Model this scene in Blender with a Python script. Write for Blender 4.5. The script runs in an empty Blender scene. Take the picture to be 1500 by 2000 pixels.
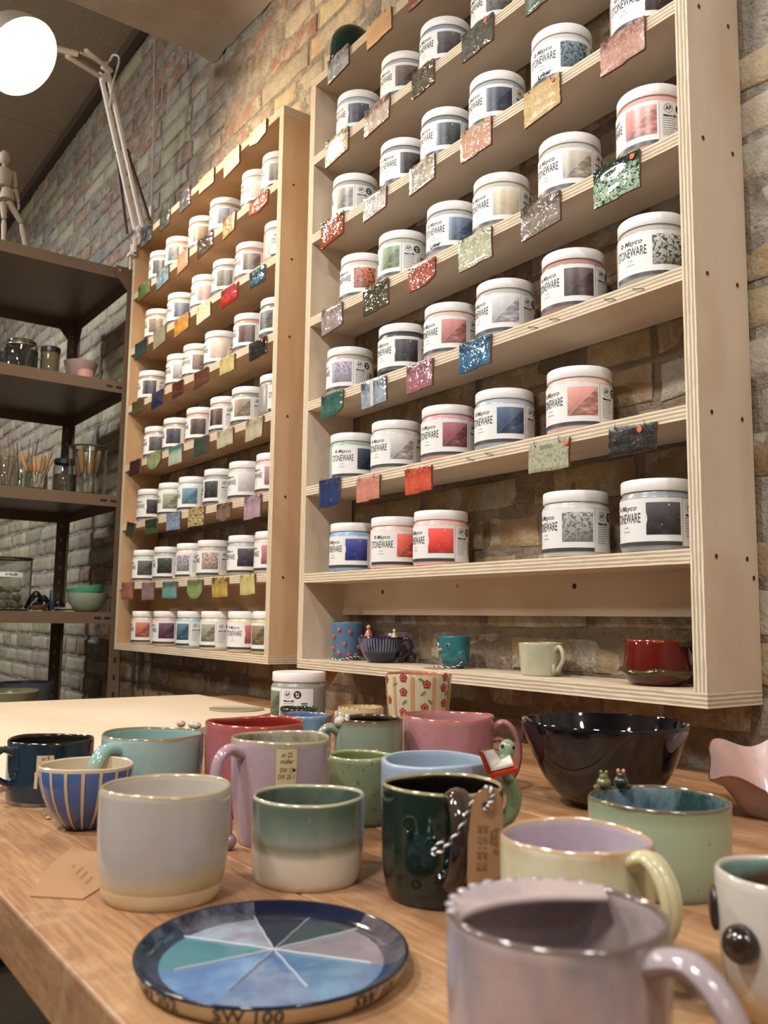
import bpy, bmesh, math, random
from mathutils import Vector, Matrix, noise
R_=math.radians; PI=math.pi
sc=bpy.context.scene; COL=sc.collection
rnd=random.Random(7)

# ---------------------------------------------------------------- camera
FPX=1736.24
CAM=Vector((1.54383,-1.02379,-0.07098))
_yaw,_pit,_rol=0.94381,0.12056,0.01349
FW=Vector((-math.sin(_yaw)*math.cos(_pit),math.cos(_yaw)*math.cos(_pit),math.sin(_pit)))
_r=Vector((math.cos(_yaw),math.sin(_yaw),0)); _u=_r.cross(FW)
RT=_r*math.cos(_rol)+_u*math.sin(_rol); UP=-_r*math.sin(_rol)+_u*math.cos(_rol)
cd=bpy.data.cameras.new('camera'); cam=bpy.data.objects.new('camera',cd); COL.objects.link(cam)
cam.matrix_world=Matrix(((RT.x,UP.x,-FW.x,CAM.x),(RT.y,UP.y,-FW.y,CAM.y),(RT.z,UP.z,-FW.z,CAM.z),(0,0,0,1)))
cd.sensor_fit='HORIZONTAL'; cd.sensor_width=36; cd.lens=FPX/1500*36; cd.clip_start=.01; cd.clip_end=40
cd.dof.use_dof=True; cd.dof.focus_distance=1.25; cd.dof.aperture_fstop=16
sc.camera=cam
# ---------------------------------------------------------------- world, lights, exposure
w=bpy.data.worlds.new('world'); sc.world=w; w.use_nodes=True
w.node_tree.nodes['Background'].inputs[0].default_value=(1,.86,.72,1)
w.node_tree.nodes['Background'].inputs[1].default_value=.30
def area(x,y,z,sx,sy,e,col,rx=0,rz=0):
    l=bpy.data.lights.new('ceiling_light','AREA'); l.shape='RECTANGLE'; l.size=sx; l.size_y=sy; l.energy=e; l.color=col
    o=bpy.data.objects.new('ceiling_light',l); COL.objects.link(o); o.location=(x,y,z); o.rotation_euler=(rx,0,rz)
WARM=(1,.975,.945)
def fill_point(x,y,z,e,col,r=.09):  # unseen point fill, added for brightness; not a lamp of the room
    l=bpy.data.lights.new('fill_light','POINT'); l.energy=e; l.color=col; l.shadow_soft_size=r
    o=bpy.data.objects.new('fill_light',l); COL.objects.link(o); o.location=(x,y,z)
area(.55,-1.75,1.72,.30,.08,25,WARM,R_(32))
area(1.7,-1.85,1.72,.30,.08,26,WARM,R_(32))
area(2.6,-.9,1.6,.25,.10,13,(1,.96,.92),R_(0))
fill_point(3.0,-.75,1.15,13,(1,.95,.90))  # added fill from the right for the right rack's outer side panel
area(-.9,-2.1,1.85,.30,.08,14,WARM,R_(20))
area(-2.3,-1.5,1.85,.30,.10,34,(.90,.96,1.))
fill_point(-1.6,-2.3,1.25,48,(1,.93,.84)); fill_point(.8,-2.6,1.35,22,(1,.94,.88))  # added fills that lift the ceiling and the ambient level
sc.view_settings.view_transform='Standard'; sc.view_settings.look='None'; sc.view_settings.gamma=1
sc.view_settings.use_curve_mapping=False; sc.view_settings.exposure=.25

# ---------------------------------------------------------------- pixel rays -> points in the room
def ray(px,py): return FW+RT*((px-750)/FPX)+UP*((1000-py)/FPX)
def Pz(px,py,z): v=ray(px,py); return CAM+v*((z-CAM.z)/v.z)
def Py(px,py,y): v=ray(px,py); return CAM+v*((y-CAM.y)/v.y)
def Px(px,py,x): v=ray(px,py); return CAM+v*((x-CAM.x)/v.x)
def PD(px,py,D): return CAM+ray(px,py)*D
def proj(p):
    d=Vector(p)-CAM; D=d.dot(FW); return 750+FPX*d.dot(RT)/D,1000-FPX*d.dot(UP)/D,D
def az_cam(x,y): return math.atan2(CAM.y-y,CAM.x-x)

# ---------------------------------------------------------------- materials
def lin(h):
    if not isinstance(h,str): return tuple(h)[:3]
    c=[int(h[i:i+2],16)/255 for i in (0,2,4)]
    return tuple(v/12.92 if v<=.04045 else ((v+.055)/1.055)**2.4 for v in c)
class N:
    def __init__(s,name):
        s.m=bpy.data.materials.new(name); s.m.use_nodes=True; s.t=s.m.node_tree; s.b=s.t.nodes['Principled BSDF']
    def n(s,t,**k):
        o=s.t.nodes.new(t)
        for a,v in k.items():
            if a in('inp',):
                for i,x in v.items():
                    if hasattr(x,'is_linked') or hasattr(x,'links'): s.t.links.new(x,o.inputs[i])
                    else: o.inputs[i].default_value=x
            else: setattr(o,a,v)
        return o
    def link(s,a,b): s.t.links.new(a,b)
    def set(s,**k):
        for a,v in k.items(): s.b.inputs[a.replace('_',' ')].default_value=v
    def noise(s,vec,scale,detail=3,rough=.55,dist=0):
        o=s.n('ShaderNodeTexNoise',inp={'Scale':scale,'Detail':detail,'Roughness':rough,'Distortion':dist}); 
        if vec is not None: s.link(vec,o.inputs['Vector'])
        return o.outputs['Fac']
    def ramp(s,fac,stops,interp='LINEAR'):
        o=s.n('ShaderNodeValToRGB'); s.link(fac,o.inputs[0]); r=o.color_ramp; r.interpolation=interp
        while len(r.elements)<len(stops): r.elements.new(.5)
        for e,(p,c) in zip(r.elements,stops):
            e.position=p; e.color=(*lin(c),1) if not isinstance(c,float) else (c,c,c,1)
        return o.outputs[0]
    def math(s,op,a,b=0.,c=0.):
        o=s.n('ShaderNodeMath',operation=op)
        for i,x in enumerate((a,b,c)):
            if hasattr(x,'links'): s.link(x,o.inputs[i])
            else: o.inputs[i].default_value=x
        return o.outputs[0]
    def mix(s,f,a,b,blend='MIX'):
        o=s.n('ShaderNodeMix',data_type='RGBA',blend_type=blend)
        for i,x in ((0,f),(6,a),(7,b)):
            if hasattr(x,'links'): s.link(x,o.inputs[i])
            elif isinstance(x,(int,float)): o.inputs[i].default_value=x
            else: o.inputs[i].default_value=(*lin(x),1)
        return o.outputs[2]
    def bump(s,h,strength,dist=.001,normal=None):
        o=s.n('ShaderNodeBump',inp={'Strength':strength,'Distance':dist}); s.link(h,o.inputs['Height'])
        if normal is not None: s.link(normal,o.inputs['Normal'])
        s.link(o.outputs[0],s.b.inputs['Normal']); return o.outputs[0]
    def col(s,c): 
        if hasattr(c,'links'): s.link(c,s.b.inputs['Base Color'])
        else: s.b.inputs['Base Color'].default_value=(*lin(c),1)
    def obj(s): return s.n('ShaderNodeTexCoord').outputs['Object']
    def uv(s): return s.n('ShaderNodeTexCoord').outputs['UV']
    def scale(s,vec,x,y,z):
        o=s.n('ShaderNodeMapping'); s.link(vec,o.inputs[0]); o.inputs['Scale'].default_value=(x,y,z); return o.outputs[0]
_mc={}
def plain(c,rough=.5,metal=0.,name=None,coat=0.,**k):
    key=('p',c,rough,metal,coat,name,str(k))
    if key in _mc: return _mc[key]
    a=N(name or 'paint'); a.col(c); a.set(Roughness=rough,Metallic=metal,Coat_Weight=coat,**k); _mc[key]=a.m; return a.m
def dk(c,k=.84):
    return None if c is None else tuple(v*k for v in lin(c))
def glaze(stops,H=.08,rough=.12,wob=.15,ns=40,speck=None,spn=260,spt=.68,bump=.15,drip=False,mot=None,name='glaze'):
    """stops: [(height fraction, colour)...]; speck: colour of freckles; mot: second colour clouded over"""
    key=('g',str(stops),H,rough,wob,ns,speck,spn,spt,bump,drip,mot)
    if key in _mc: return _mc[key]
    stops=[(p_,dk(c_)) for p_,c_ in stops]; speck=dk(speck); mot=dk(mot)
    a=N(name); o=a.obj(); sep=a.n('ShaderNodeSeparateXYZ'); a.link(o,sep.inputs[0])
    nv=a.scale(o,1,1,.25) if drip else o
    nz=a.noise(nv,ns,3)
    f=a.math('ADD',a.math('MULTIPLY',sep.outputs[2],1/H),a.math('MULTIPLY',a.math('SUBTRACT',nz,.5),wob*2))
    c=a.ramp(f,stops)
    if mot: c=a.mix(a.ramp(a.noise(a.scale(o,1,1,.5),30,5,.65),[(.42,0.),(.62,1.)]),c,mot)
    if speck:
        c=a.mix(a.ramp(a.noise(o,spn,1),[(spt,0.),(spt+.03,1.)]),c,speck)
    a.col(c); a.set(Roughness=rough,Coat_Weight=.3,Coat_Roughness=.05,Specular_IOR_Level=.5)
    a.bump(a.noise(o,70,3),bump,.003)
    _mc[key]=a.m; return a.m
# ply / pine
def wood_face(name,c1,c2,c3,sc_=1.,rough=.62):
    a=N(name); u=a.uv(); 
    n1=a.noise(a.scale(u,1.2*sc_,5*sc_,1),2.2,3,.5,.6)
    n2=a.noise(a.scale(u,3*sc_,120*sc_,1),3,4,.6)
    n3=a.noise(a.scale(u,2*sc_,3*sc_,1),1.3,2,.5,1.5)
    c=a.ramp(n1,[(.35,c1),(.62,c2)]); c=a.mix(a.ramp(n3,[(.56,0.),(.66,.30)]),c,c3)
    c=a.mix(a.math('MULTIPLY',n2,.25),c,c3)
    a.col(c); a.set(Roughness=rough,Specular_IOR_Level=.3); a.bump(n2,.12,.0006); return a.m
M_ply=wood_face('plywood_face','c9b8a2','d6c7b1','bd9b7b')
M_plyw=wood_face('warm_plywood_face','bf9c76','cbab86','a87c54')
def ply_edge(name):
    a=N(name); u=a.uv(); sep=a.n('ShaderNodeSeparateXYZ'); a.link(u,sep.inputs[0])
    wv=a.noise(a.scale(u,9,3,1),3,3)
    v=a.math('ADD',sep.outputs[1],a.math('MULTIPLY',a.math('SUBTRACT',wv,.5),.17))
    f=a.math('FRACT',a.math('MULTIPLY',v,3.5))
    c=a.ramp(f,[(0.,'d6c9b0'),(.42,'dfd2ba'),(.48,'a1917c'),(.56,'b5a590'),(.9,'9f8d77'),(1.,'c6b69c')])
    st=a.noise(a.scale(u,30,260,1),2,4,.7)
    dk=a.ramp(st,[(.36,1.),(.46,0.)])
    sel=a.ramp(f,[(.44,0.),(.5,1.),(.95,1.),(1.,0.)])
    c=a.mix(a.math('MULTIPLY',a.math('MULTIPLY',dk,sel),.8),c,'6b5744')
    c=a.mix(.12,c,a.ramp(st,[(.3,'8a7354'),(.7,'efe0c4')]))
    a.col(c); a.set(Roughness=.75,Specular_IOR_Level=.2); a.bump(st,.2,.0008); return a.m
M_edge=ply_edge('plywood_edge')
M_white=plain('e9e8e6',.35,name='white_plastic')
M_paper=plain('dcdcda',.45,name='label_paper')
M_ink=plain('17171a',.6,name='black_ink'); M_grey=plain('8e8e90',.6,name='grey_ink'); M_logo=plain('5a2a26',.6,name='logo_ink')
M_strip=plain('3a3c3e',.4,name='label_strip')
M_orange=plain('e0593a',.5,name='orange_sticker')
M_wire=plain('3c3226',.35,.8,name='nail_steel')
M_kraft=plain('9c7652',.8,name='kraft_card')
M_rack=N('brown_enamel'); _m=M_rack
_m.col(_m.mix(_m.noise(_m.obj(),9,3),'6b5745','74614f')); _m.set(Roughness=.42,Metallic=.15); _m.bump(_m.noise(_m.obj(),400,2),.08,.0005); M_rack=_m.m
M_bolt=plain('b7a793',.3,.9,name='zinc_bolt')
a=N('clear_glass'); a.set(Transmission_Weight=1.,Roughness=.02,IOR=1.45); a.col('eef2ee'); M_glass=a.m
M_toolwood=plain('b98f60',.55,name='boxwood'); M_toolgrey=plain('8a7358',.6,name='worn_wood')

# ---------------------------------------------------------------- mesh builder
class MB:
    def __init__(s): s.v=[];s.f=[];s.m=[];s.uv=[];s.mats=[];s.sm=[]
    def mi(s,m):
        if m not in s.mats: s.mats.append(m)
        return s.mats.index(m)
    def face(s,ids,m,uv=None,smooth=False): s.f.append(tuple(ids)); s.m.append(s.mi(m)); s.uv.append(uv); s.sm.append(smooth)
    def poly(s,pts,m,uv=None,smooth=False):
        b=len(s.v); s.v+=[tuple(p) for p in pts]; s.face(range(b,b+len(pts)),m,uv,smooth)
    def box(s,x0,x1,y0,y1,z0,z1,m,M=None):
        p=[Vector((x,y,z)) for z in(z0,z1) for y in(y0,y1) for x in(x0,x1)]
        if M is not None: p=[M@q for q in p]
        b=len(s.v); s.v+=[tuple(q) for q in p]
        for q in((0,2,3,1),(4,5,7,6),(0,1,5,4),(2,6,7,3),(0,4,6,2),(1,3,7,5)): s.face([b+i for i in q],m)
    def bbox(s,x0,x1,y0,y1,z0,z1,m,bv=.001,M=None):
        """box with chamfered edges"""
        bm=bmesh.new(); bmesh.ops.create_cube(bm,size=1)
        for q in bm.verts: q.co=Vector(((x0+x1)/2+q.co.x*(x1-x0),(y0+y1)/2+q.co.y*(y1-y0),(z0+z1)/2+q.co.z*(z1-z0)))
        bmesh.ops.bevel(bm,geom=list(bm.edges),offset=bv,segments=2,affect='EDGES',profile=.5)
        s.addbm(bm,m,M)
    def addbm(s,bm,m,M=None,smooth=False):
        b=len(s.v); bm.verts.ensure_lookup_table()
        for q in bm.verts: s.v.append(tuple(M@q.co if M is not None else q.co))
        for f in bm.faces: s.face([b+q.index for q in f.verts],m,None,smooth)
        bm.free()
    def board(s,x0,x1,y0,y1,z0,z1,axis,face,edge,flip=0):
        """plank: axis = thin axis; broad faces get grain UV, narrow faces layered-edge UV"""
        d=[(x0,x1),(y0,y1),(z0,z1)]; ln=[b_-a_ for a_,b_ in d]; o=[i for i in range(3) if i!=axis]
        L=max(o,key=lambda i:ln[i]); W=[i for i in o if i!=L][0]
        off=rnd.random()*9
        P=lambda i,j,k:(d[0][i],d[1][j],d[2][k])
        quads=[((0,0,0),(0,1,0),(1,1,0),(1,0,0)),((0,0,1),(1,0,1),(1,1,1),(0,1,1)),((0,0,0),(1,0,0),(1,0,1),(0,0,1)),((0,1,0),(0,1,1),(1,1,1),(1,1,0)),((0,0,0),(0,0,1),(0,1,1),(0,1,0)),((1,0,0),(1,1,0),(1,1,1),(1,0,1))]
        na=[2,2,1,1,0,0]
        for q,nx in zip(quads,na):
            pts=[P(*c) for c in q]
            if nx==axis: uv=[(p[L]-d[L][0]+off,p[W]-d[W][0]+off) for p in pts]; m=face
            else:
                run=[i for i in range(3) if i not in(nx,axis)][0]
                uv=[(p[run]-d[run][0]+off,(p[axis]-d[axis][0])/ln[axis]) for p in pts]; m=edge
            s.poly(pts,m,uv)
    def lathe(s,prof,m,n=48,wob=None,c=(0,0,0),M=None,smooth=True,cap=False):
        """prof [(r,z)] or [(r,z,mat)]; wob(theta,r,z)->(r,z)"""
        b=len(s.v); k=len(prof)
        for j in range(n):
            t=2*PI*j/n
            for p in prof:
                r,z=p[0],p[1]
                if wob: r,z=wob(t,r,z)
                q=Vector((c[0]+r*math.cos(t),c[1]+r*math.sin(t),c[2]+z))
                if M is not None: q=M@q
                s.v.append(tuple(q))
        for j in range(n):
            j2=(j+1)%n
            for i in range(k-1):
                mm=prof[i][2] if len(prof[i])>2 else m
                if callable(mm): mm=mm(2*PI*(j+.5)/n,(prof[i][1]+prof[i+1][1])/2)
                ids=[b+j*k+i,b+j2*k+i,b+j2*k+i+1,b+j*k+i+1]
                if prof[i][0]<1e-6: ids=[ids[0],ids[2],ids[3]]
                elif prof[i+1][0]<1e-6: ids=[ids[0],ids[1],ids[2]]
                s.face(ids,mm,None,smooth)
    def ball(s,c,r,m,sq=(1,1,1),n=16,M=None):
        prof=[(max(0,math.sin(PI*i/(n//2)))*1.0,-math.cos(PI*i/(n//2))) for i in range(n//2+1)]
        prof[0]=(0,-1);prof[-1]=(0,1)
        T=Matrix.Translation(c)@(M.to_4x4() if M is not None else Matrix())@Matrix.Diagonal((r*sq[0],r*sq[1],r*sq[2],1))
        s.lathe(prof,m,n,M=T)
    def sweep(s,pts,rad,m,n=10,flat=1.,up=None,sub=6,closed=False,cap=True):
        """tube along a Catmull-Rom curve; flat squashes the section across 'up'"""
        P=[Vector(p) for p in pts]; k=len(P)
        if not hasattr(rad,'__len__'): rad=[rad]*k
        C=[];Rr=[]
        if sub>1 and k>2:
            for i in range(k if closed else k-1):
                p0=P[i-1] if (i>0 or closed) else P[0]; p1=P[i]; p2=P[(i+1)%k]; p3=P[(i+2)%k] if (i+2<k or closed) else P[-1]
                for q in range(sub):
                    t=q/sub
                    C.append(.5*((2*p1)+(p2-p0)*t+(2*p0-5*p1+4*p2-p3)*t*t+(3*p1-p0-3*p2+p3)*t**3)); Rr.append(rad[i]*(1-t)+rad[(i+1)%k]*t)
            if not closed: C.append(P[-1]); Rr.append(rad[-1])
        else: C=P;Rr=list(rad)
        L=len(C); b=len(s.v); prev=None
        for i in range(L):
            a_=C[i-1] if (i>0 or closed) else C[0]; z_=C[(i+1)%L] if (i<L-1 or closed) else C[-1]
            t=(z_-a_).normalized()
            if prev is None:
                g=Vector(up) if up is not None else (Vector((0,0,1)) if abs(t.z)<.9 else Vector((1,0,0)))
            else: g=prev
            x=(g-t*g.dot(t)).normalized(); prev=x; y=t.cross(x)
            for j in range(n):
                an=2*PI*j/n; s.v.append(tuple(C[i]+x*(math.cos(an)*Rr[i])+y*(math.sin(an)*Rr[i]*flat)))
        for i in range(L if closed else L-1):
            i2=(i+1)%L
            for j in range(n):
                j2=(j+1)%n; s.face([b+i*n+j,b+i*n+j2,b+i2*n+j2,b+i2*n+j],m,None,True)
        if cap and not closed:
            s.face([b+j for j in range(n)][::-1],m,None,True); s.face([b+(L-1)*n+j for j in range(n)],m,None,True)
    def prism(s,out,t0,t1,m,M=None,side=None,uv=False):
        """outline [(x,z)] extruded along y from t0 to t1"""
        b=len(s.v); n=len(out)
        for y in(t0,t1):
            for x,z in out:
                q=Vector((x,y,z)); s.v.append(tuple(M@q if M is not None else q))
        s.face([b+i for i in range(n)],m,[(x,z) for x,z in out] if uv else None); s.face([b+n+i for i in range(n)][::-1],m)
        for i in range(n): s.face([b+i,b+n+i,b+n+(i+1)%n,b+(i+1)%n],side or m)
    def build(s,name,parent=None,sharp=40,loc=None,rz=0):
        me=bpy.data.meshes.new(name); me.from_pydata(s.v,[],s.f); 
        for m in s.mats: me.materials.append(m)
        me.polygons.foreach_set('material_index',s.m); me.polygons.foreach_set('use_smooth',s.sm)
        if any(u is not None for u in s.uv):
            ul=me.uv_layers.new(name='UVMap').data; k=0
            for f,u in zip(s.f,s.uv):
                for i in range(len(f)):
                    if u is not None: ul[k].uv=u[i]
                    k+=1
        me.update()
        bm=bmesh.new(); bm.from_mesh(me); bmesh.ops.recalc_face_normals(bm,faces=bm.faces); bm.to_mesh(me); bm.free()
        if any(s.sm): me.set_sharp_from_angle(angle=R_(sharp))
        return link(name,me,parent,loc,rz)
def link(name,me,parent=None,loc=None,rz=0):
    o=bpy.data.objects.new(name,me); COL.objects.link(o)
    if parent is not None: o.parent=parent
    if loc is not None: o.location=loc
    if rz: o.rotation_euler=(0,0,rz)
    return o
def thing(name,label,cat,loc,rz=0,group=None):
    o=bpy.data.objects.new(name,None); COL.objects.link(o); o.location=loc; o.rotation_euler=(0,0,rz); o.empty_display_size=.02
    return tag(o,label,cat,group)
def tag(o,label,cat,group=None):
    o['label']=label; o['category']=cat
    if group: o['group']=group
    return o
def struct(o): o['kind']='structure'; return o
# text -> flat triangles (x,y)
_tc={}
def textmesh(t,size=1.,shear=0.,res=2,bold=0.):
    k=(t,size,shear,bold)
    if k in _tc: return _tc[k]
    cu=bpy.data.curves.new('t','FONT'); cu.body=t; cu.size=size; cu.shear=shear; cu.resolution_u=res; cu.align_x='CENTER'; cu.align_y='CENTER'; cu.offset=bold
    o=bpy.data.objects.new('t',cu); COL.objects.link(o); bpy.context.view_layer.update()
    dg=bpy.context.evaluated_depsgraph_get(); me=bpy.data.meshes.new_from_object(o.evaluated_get(dg))
    r=([tuple(v.co[:2]) for v in me.vertices],[tuple(p.vertices) for p in me.polygons])
    bpy.data.objects.remove(o); bpy.data.curves.remove(cu); bpy.data.meshes.remove(me); _tc[k]=r; return r
def put_text(mb,t,size,m,fn,sx=1.,sy=1.,shear=0.,bold=0.):
    vs,fs=textmesh(t,size,shear,2,bold); b=len(mb.v)
    mb.v+=[tuple(fn(x*sx,y*sy)) for x,y in vs]
    for f in fs: mb.face([b+i for i in f],m)
def cylmap(R,th0,z0,off=.0004,rz=None):
    """(s,h) -> point on a cylinder/revolved surface; th0 angle (radians) of s=0"""
    def fn(s,h):
        r=(rz(z0+h) if rz else R)+off; t=th0+s/R; return (r*math.cos(t),r*math.sin(t),z0+h)
    return fn
def patch(mb,fn,x0,x1,y0,y1,m,nx=8,ny=1,uv=True):
    b=len(mb.v)
    for j in range(ny+1):
        for i in range(nx+1): mb.v.append(tuple(fn(x0+(x1-x0)*i/nx,y0+(y1-y0)*j/ny)))
    for j in range(ny):
        for i in range(nx):
            q=[(i,j),(i+1,j),(i+1,j+1),(i,j+1)]
            mb.face([b+c*1+r*(nx+1) for c,r in q],m,[(c/nx,r/ny) for c,r in q] if uv else None,True)
def disc(mb,fn,cx,cy,r,m,n=16,r2=None):
    b=len(mb.v)
    if r2 is None:
        mb.v+=[tuple(fn(cx+r*math.cos(2*PI*i/n),cy+r*math.sin(2*PI*i/n))) for i in range(n)]; mb.face(range(b,b+n),m)
    else:
        for rr in(r,r2): mb.v+=[tuple(fn(cx+rr*math.cos(2*PI*i/n),cy+rr*math.sin(2*PI*i/n))) for i in range(n)]
        for i in range(n): mb.face([b+i,b+(i+1)%n,b+n+(i+1)%n,b+n+i],m)

# ================================================================ THE SETTING
ZT=-.255      # worktop surface
ZF=-1.04      # floor
ZC=2.03       # ceiling
def brick_material():
    a=N('old_brick'); o=a.obj(); at=a.n('ShaderNodeAttribute'); at.attribute_name='Col'; c=at.outputs['Color']
    n1=a.noise(o,28,5,.65); n2=a.noise(o,160,4,.6); n3=a.noise(o,9,4,.6)
    c=a.mix(a.ramp(n1,[(.38,0.),(.66,.55)]),c,a.mix(.6,c,'c9bda8'))
    c=a.mix(a.ramp(n3,[(.40,0.),(.62,.5)]),c,a.mix(.6,c,'6e5a48'))
    c=a.mix(a.ramp(n2,[(.24,.75),(.36,0.)]),c,'3c2d22')
    c=a.mix(a.ramp(a.noise(o,45,4,.7,1.),[(.45,0.),(.7,.5)]),c,a.mix(.55,c,'5a4a3c'))
    sm=a.ramp(a.noise(o,10,6,.75,.6),[(.52,0.),(.575,.85)])
    c=a.mix(sm,c,a.ramp(a.noise(o,60,3),[(.3,'8d887c'),(.7,'aaa596')]))
    a.col(c); a.set(Roughness=.62,Specular_IOR_Level=.5)
    h=a.math('ADD',a.math('MULTIPLY',n1,.6),a.math('MULTIPLY',n2,.4))
    a.bump(h,.95,.007); return a.m
def mortar_material():
    a=N('lime_mortar'); o=a.obj(); n1=a.noise(o,22,5,.65); n2=a.noise(o,120,4,.65)
    c=a.ramp(n1,[(.3,'6b6256'),(.5,'8d867a'),(.7,'aba496')])
    sep0=a.n('ShaderNodeSeparateXYZ'); a.link(o,sep0.inputs[0])
    inz=a.math('MULTIPLY',a.ramp(a.math('ADD',a.math('MULTIPLY',sep0.outputs[2],.5),.5),[(.99,1.),(1.,0.)]),a.math('MULTIPLY',a.math('GREATER_THAN',sep0.outputs[0],-1.1),a.math('LESS_THAN',sep0.outputs[0],.93)))
    c=a.mix(a.math('MULTIPLY',inz,.75),c,'75604a')
    c=a.mix(a.ramp(n2,[(.28,.8),(.42,0.)]),c,'41342a')
    sep=a.n('ShaderNodeSeparateXYZ'); a.link(o,sep.inputs[0])
    a.col(c); a.set(Roughness=.85); a.bump(a.math('ADD',n1,n2),.9,.008); return a.m
M_brick=brick_material(); M_mortar=mortar_material()
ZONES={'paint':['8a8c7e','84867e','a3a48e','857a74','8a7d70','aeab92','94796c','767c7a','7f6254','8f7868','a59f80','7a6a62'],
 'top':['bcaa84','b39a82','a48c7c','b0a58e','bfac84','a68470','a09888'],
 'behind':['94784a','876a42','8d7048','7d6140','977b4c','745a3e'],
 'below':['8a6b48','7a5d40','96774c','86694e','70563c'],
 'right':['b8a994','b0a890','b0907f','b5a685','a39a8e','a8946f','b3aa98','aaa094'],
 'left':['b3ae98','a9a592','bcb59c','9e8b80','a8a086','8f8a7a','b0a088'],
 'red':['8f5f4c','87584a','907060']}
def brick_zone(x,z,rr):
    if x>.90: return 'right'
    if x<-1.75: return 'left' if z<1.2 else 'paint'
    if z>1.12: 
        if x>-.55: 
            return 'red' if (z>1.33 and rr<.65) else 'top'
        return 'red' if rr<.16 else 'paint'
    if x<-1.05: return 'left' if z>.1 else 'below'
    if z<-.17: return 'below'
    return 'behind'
def brick_wall():
    mb_v=[];mb_f=[];cols=[]
    rr=random.Random(11); P=.0645; z0=-.087-P*15; k=0; z=z0
    while z<2.06:
        x=-4.7+(.06 if k%2 else -.06)+rr.uniform(-.03,.03)
        while x<1.9:
            L=.228 if (k%2==0 or rr.random()<.35) else .112
            L*=rr.uniform(.95,1.04); g=rr.uniform(.008,.020); bz0=z+rr.uniform(.004,.010); bz1=z+P-rr.uniform(.003,.009)
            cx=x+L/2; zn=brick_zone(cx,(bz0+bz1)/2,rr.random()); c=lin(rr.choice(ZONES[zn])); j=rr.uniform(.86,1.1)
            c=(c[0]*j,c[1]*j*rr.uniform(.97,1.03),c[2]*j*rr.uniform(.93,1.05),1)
            f0=rr.uniform(.0005,.0035); tilt=rr.uniform(-.0015,.0015)
            nx=max(5,int(L/.026)); nz=5; b=len(mb_v); depth=.016; H_=bz1-bz0; du=.0035/L; dv=.0035/H_
            US=[0,du]+[du+(1-2*du)*q/(nx-2) for q in range(1,nx-2)]+[1-du,1]; VS=[0,dv]+[dv+(1-2*dv)*q/(nz-2) for q in range(1,nz-2)]+[1-dv,1]
            near=(x>-1.9)
            for a_ in range(nz+1):
                for i in range(nx+1):
                    u=US[i]; v=VS[a_]; px=x+u*L; pz=bz0+v*(bz1-bz0)
                    e=min(u*L,(1-u)*L,v*(bz1-bz0),(1-v)*(bz1-bz0)); edge=(i in(0,nx) or a_ in(0,nz))
                    d=noise.noise(Vector((px*30,pz*30,k*3.1)))
                    q=noise.noise(Vector((px*11,pz*11,7)))
                    y=f0+tilt*(u-.5)*2+(.0014*d if not edge else ((.0042+.0025*d) if cx<-.7 else (.0020+.0022*d)))
                    jx=noise.noise(Vector((px*26,pz*26,1)))+.5*noise.noise(Vector((px*70,pz*70,1))); jz=noise.noise(Vector((px*26,pz*26,9)))+.5*noise.noise(Vector((px*70,pz*70,9)))
                    if e<.012: px+=.0045*jx; pz+=.0042*jz
                    mb_v.append((px,max(.0002,y),pz))
            for a_ in range(nz):
                for i in range(nx): mb_f.append((b+a_*(nx+1)+i,b+a_*(nx+1)+i+1,b+(a_+1)*(nx+1)+i+1,b+(a_+1)*(nx+1)+i)); cols.append(c)
            # sides back into the wall
            ring=[b+i for i in range(nx+1)]+[b+a_*(nx+1)+nx for a_ in range(1,nz+1)]+[b+nz*(nx+1)+i for i in range(nx-1,-1,-1)]+[b+a_*(nx+1) for a_ in range(nz-1,0,-1)]
            b2=len(mb_v)
            for i in ring: q=mb_v[i]; mb_v.append((q[0],depth,q[2]))
            for i in range(len(ring)): i2=(i+1)%len(ring); mb_f.append((ring[i2],ring[i],b2+i,b2+i2)); cols.append(c)
            x+=L+g
        z+=P; k+=1
    nb=len(mb_f)
    # mortar sheet
    b=len(mb_v); X0,X1,Z0,Z1=-4.7,1.9,ZF,2.06; st=.02; nx=int((X1-X0)/st); nz=int((Z1-Z0)/st)
    for j in range(nz+1):
        for i in range(nx+1):
            px=X0+(X1-X0)*i/nx; pz=Z0+(Z1-Z0)*j/nz
            d=noise.noise(Vector((px*9,pz*9,3)))+.5*noise.noise(Vector((px*34,pz*34,5)))
            y=(.0062-.0050*d) if px<-.7 else (.0036-.0042*d)
            mb_v.append((px,min(.014,max(.0012,y)),pz))
    for j in range(nz):
        for i in range(nx): mb_f.append((b+j*(nx+1)+i,b+j*(nx+1)+i+1,b+(j+1)*(nx+1)+i+1,b+(j+1)*(nx+1)+i)); cols.append((.3,.3,.3,1))
    # slab behind
    for q in ((X0,.03,Z0),(X1,.03,Z0),(X1,.03,Z1),(X0,.03,Z1)): mb_v.append(q)
    n=len(mb_v); mb_f.append((n-4,n-3,n-2,n-1)); cols.append((.3,.3,.3,1))
    me=bpy.data.meshes.new('wall_back'); me.from_pydata(mb_v,[],mb_f); me.materials.append(M_brick); me.materials.append(M_mortar)
    me.polygons.foreach_set('material_index',[0]*nb+[1]*(len(mb_f)-nb)); me.polygons.foreach_set('use_smooth',[True]*len(mb_f))
    ca=me.color_attributes.new('Col','FLOAT_COLOR','CORNER'); data=[]
    for f,c in zip(mb_f,cols): data+=list(c)*len(f)
    ca.data.foreach_set('color',data); me.update(); me.set_sharp_from_angle(angle=R_(60))
    return struct(link('wall_back',me))
brick_wall()
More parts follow.
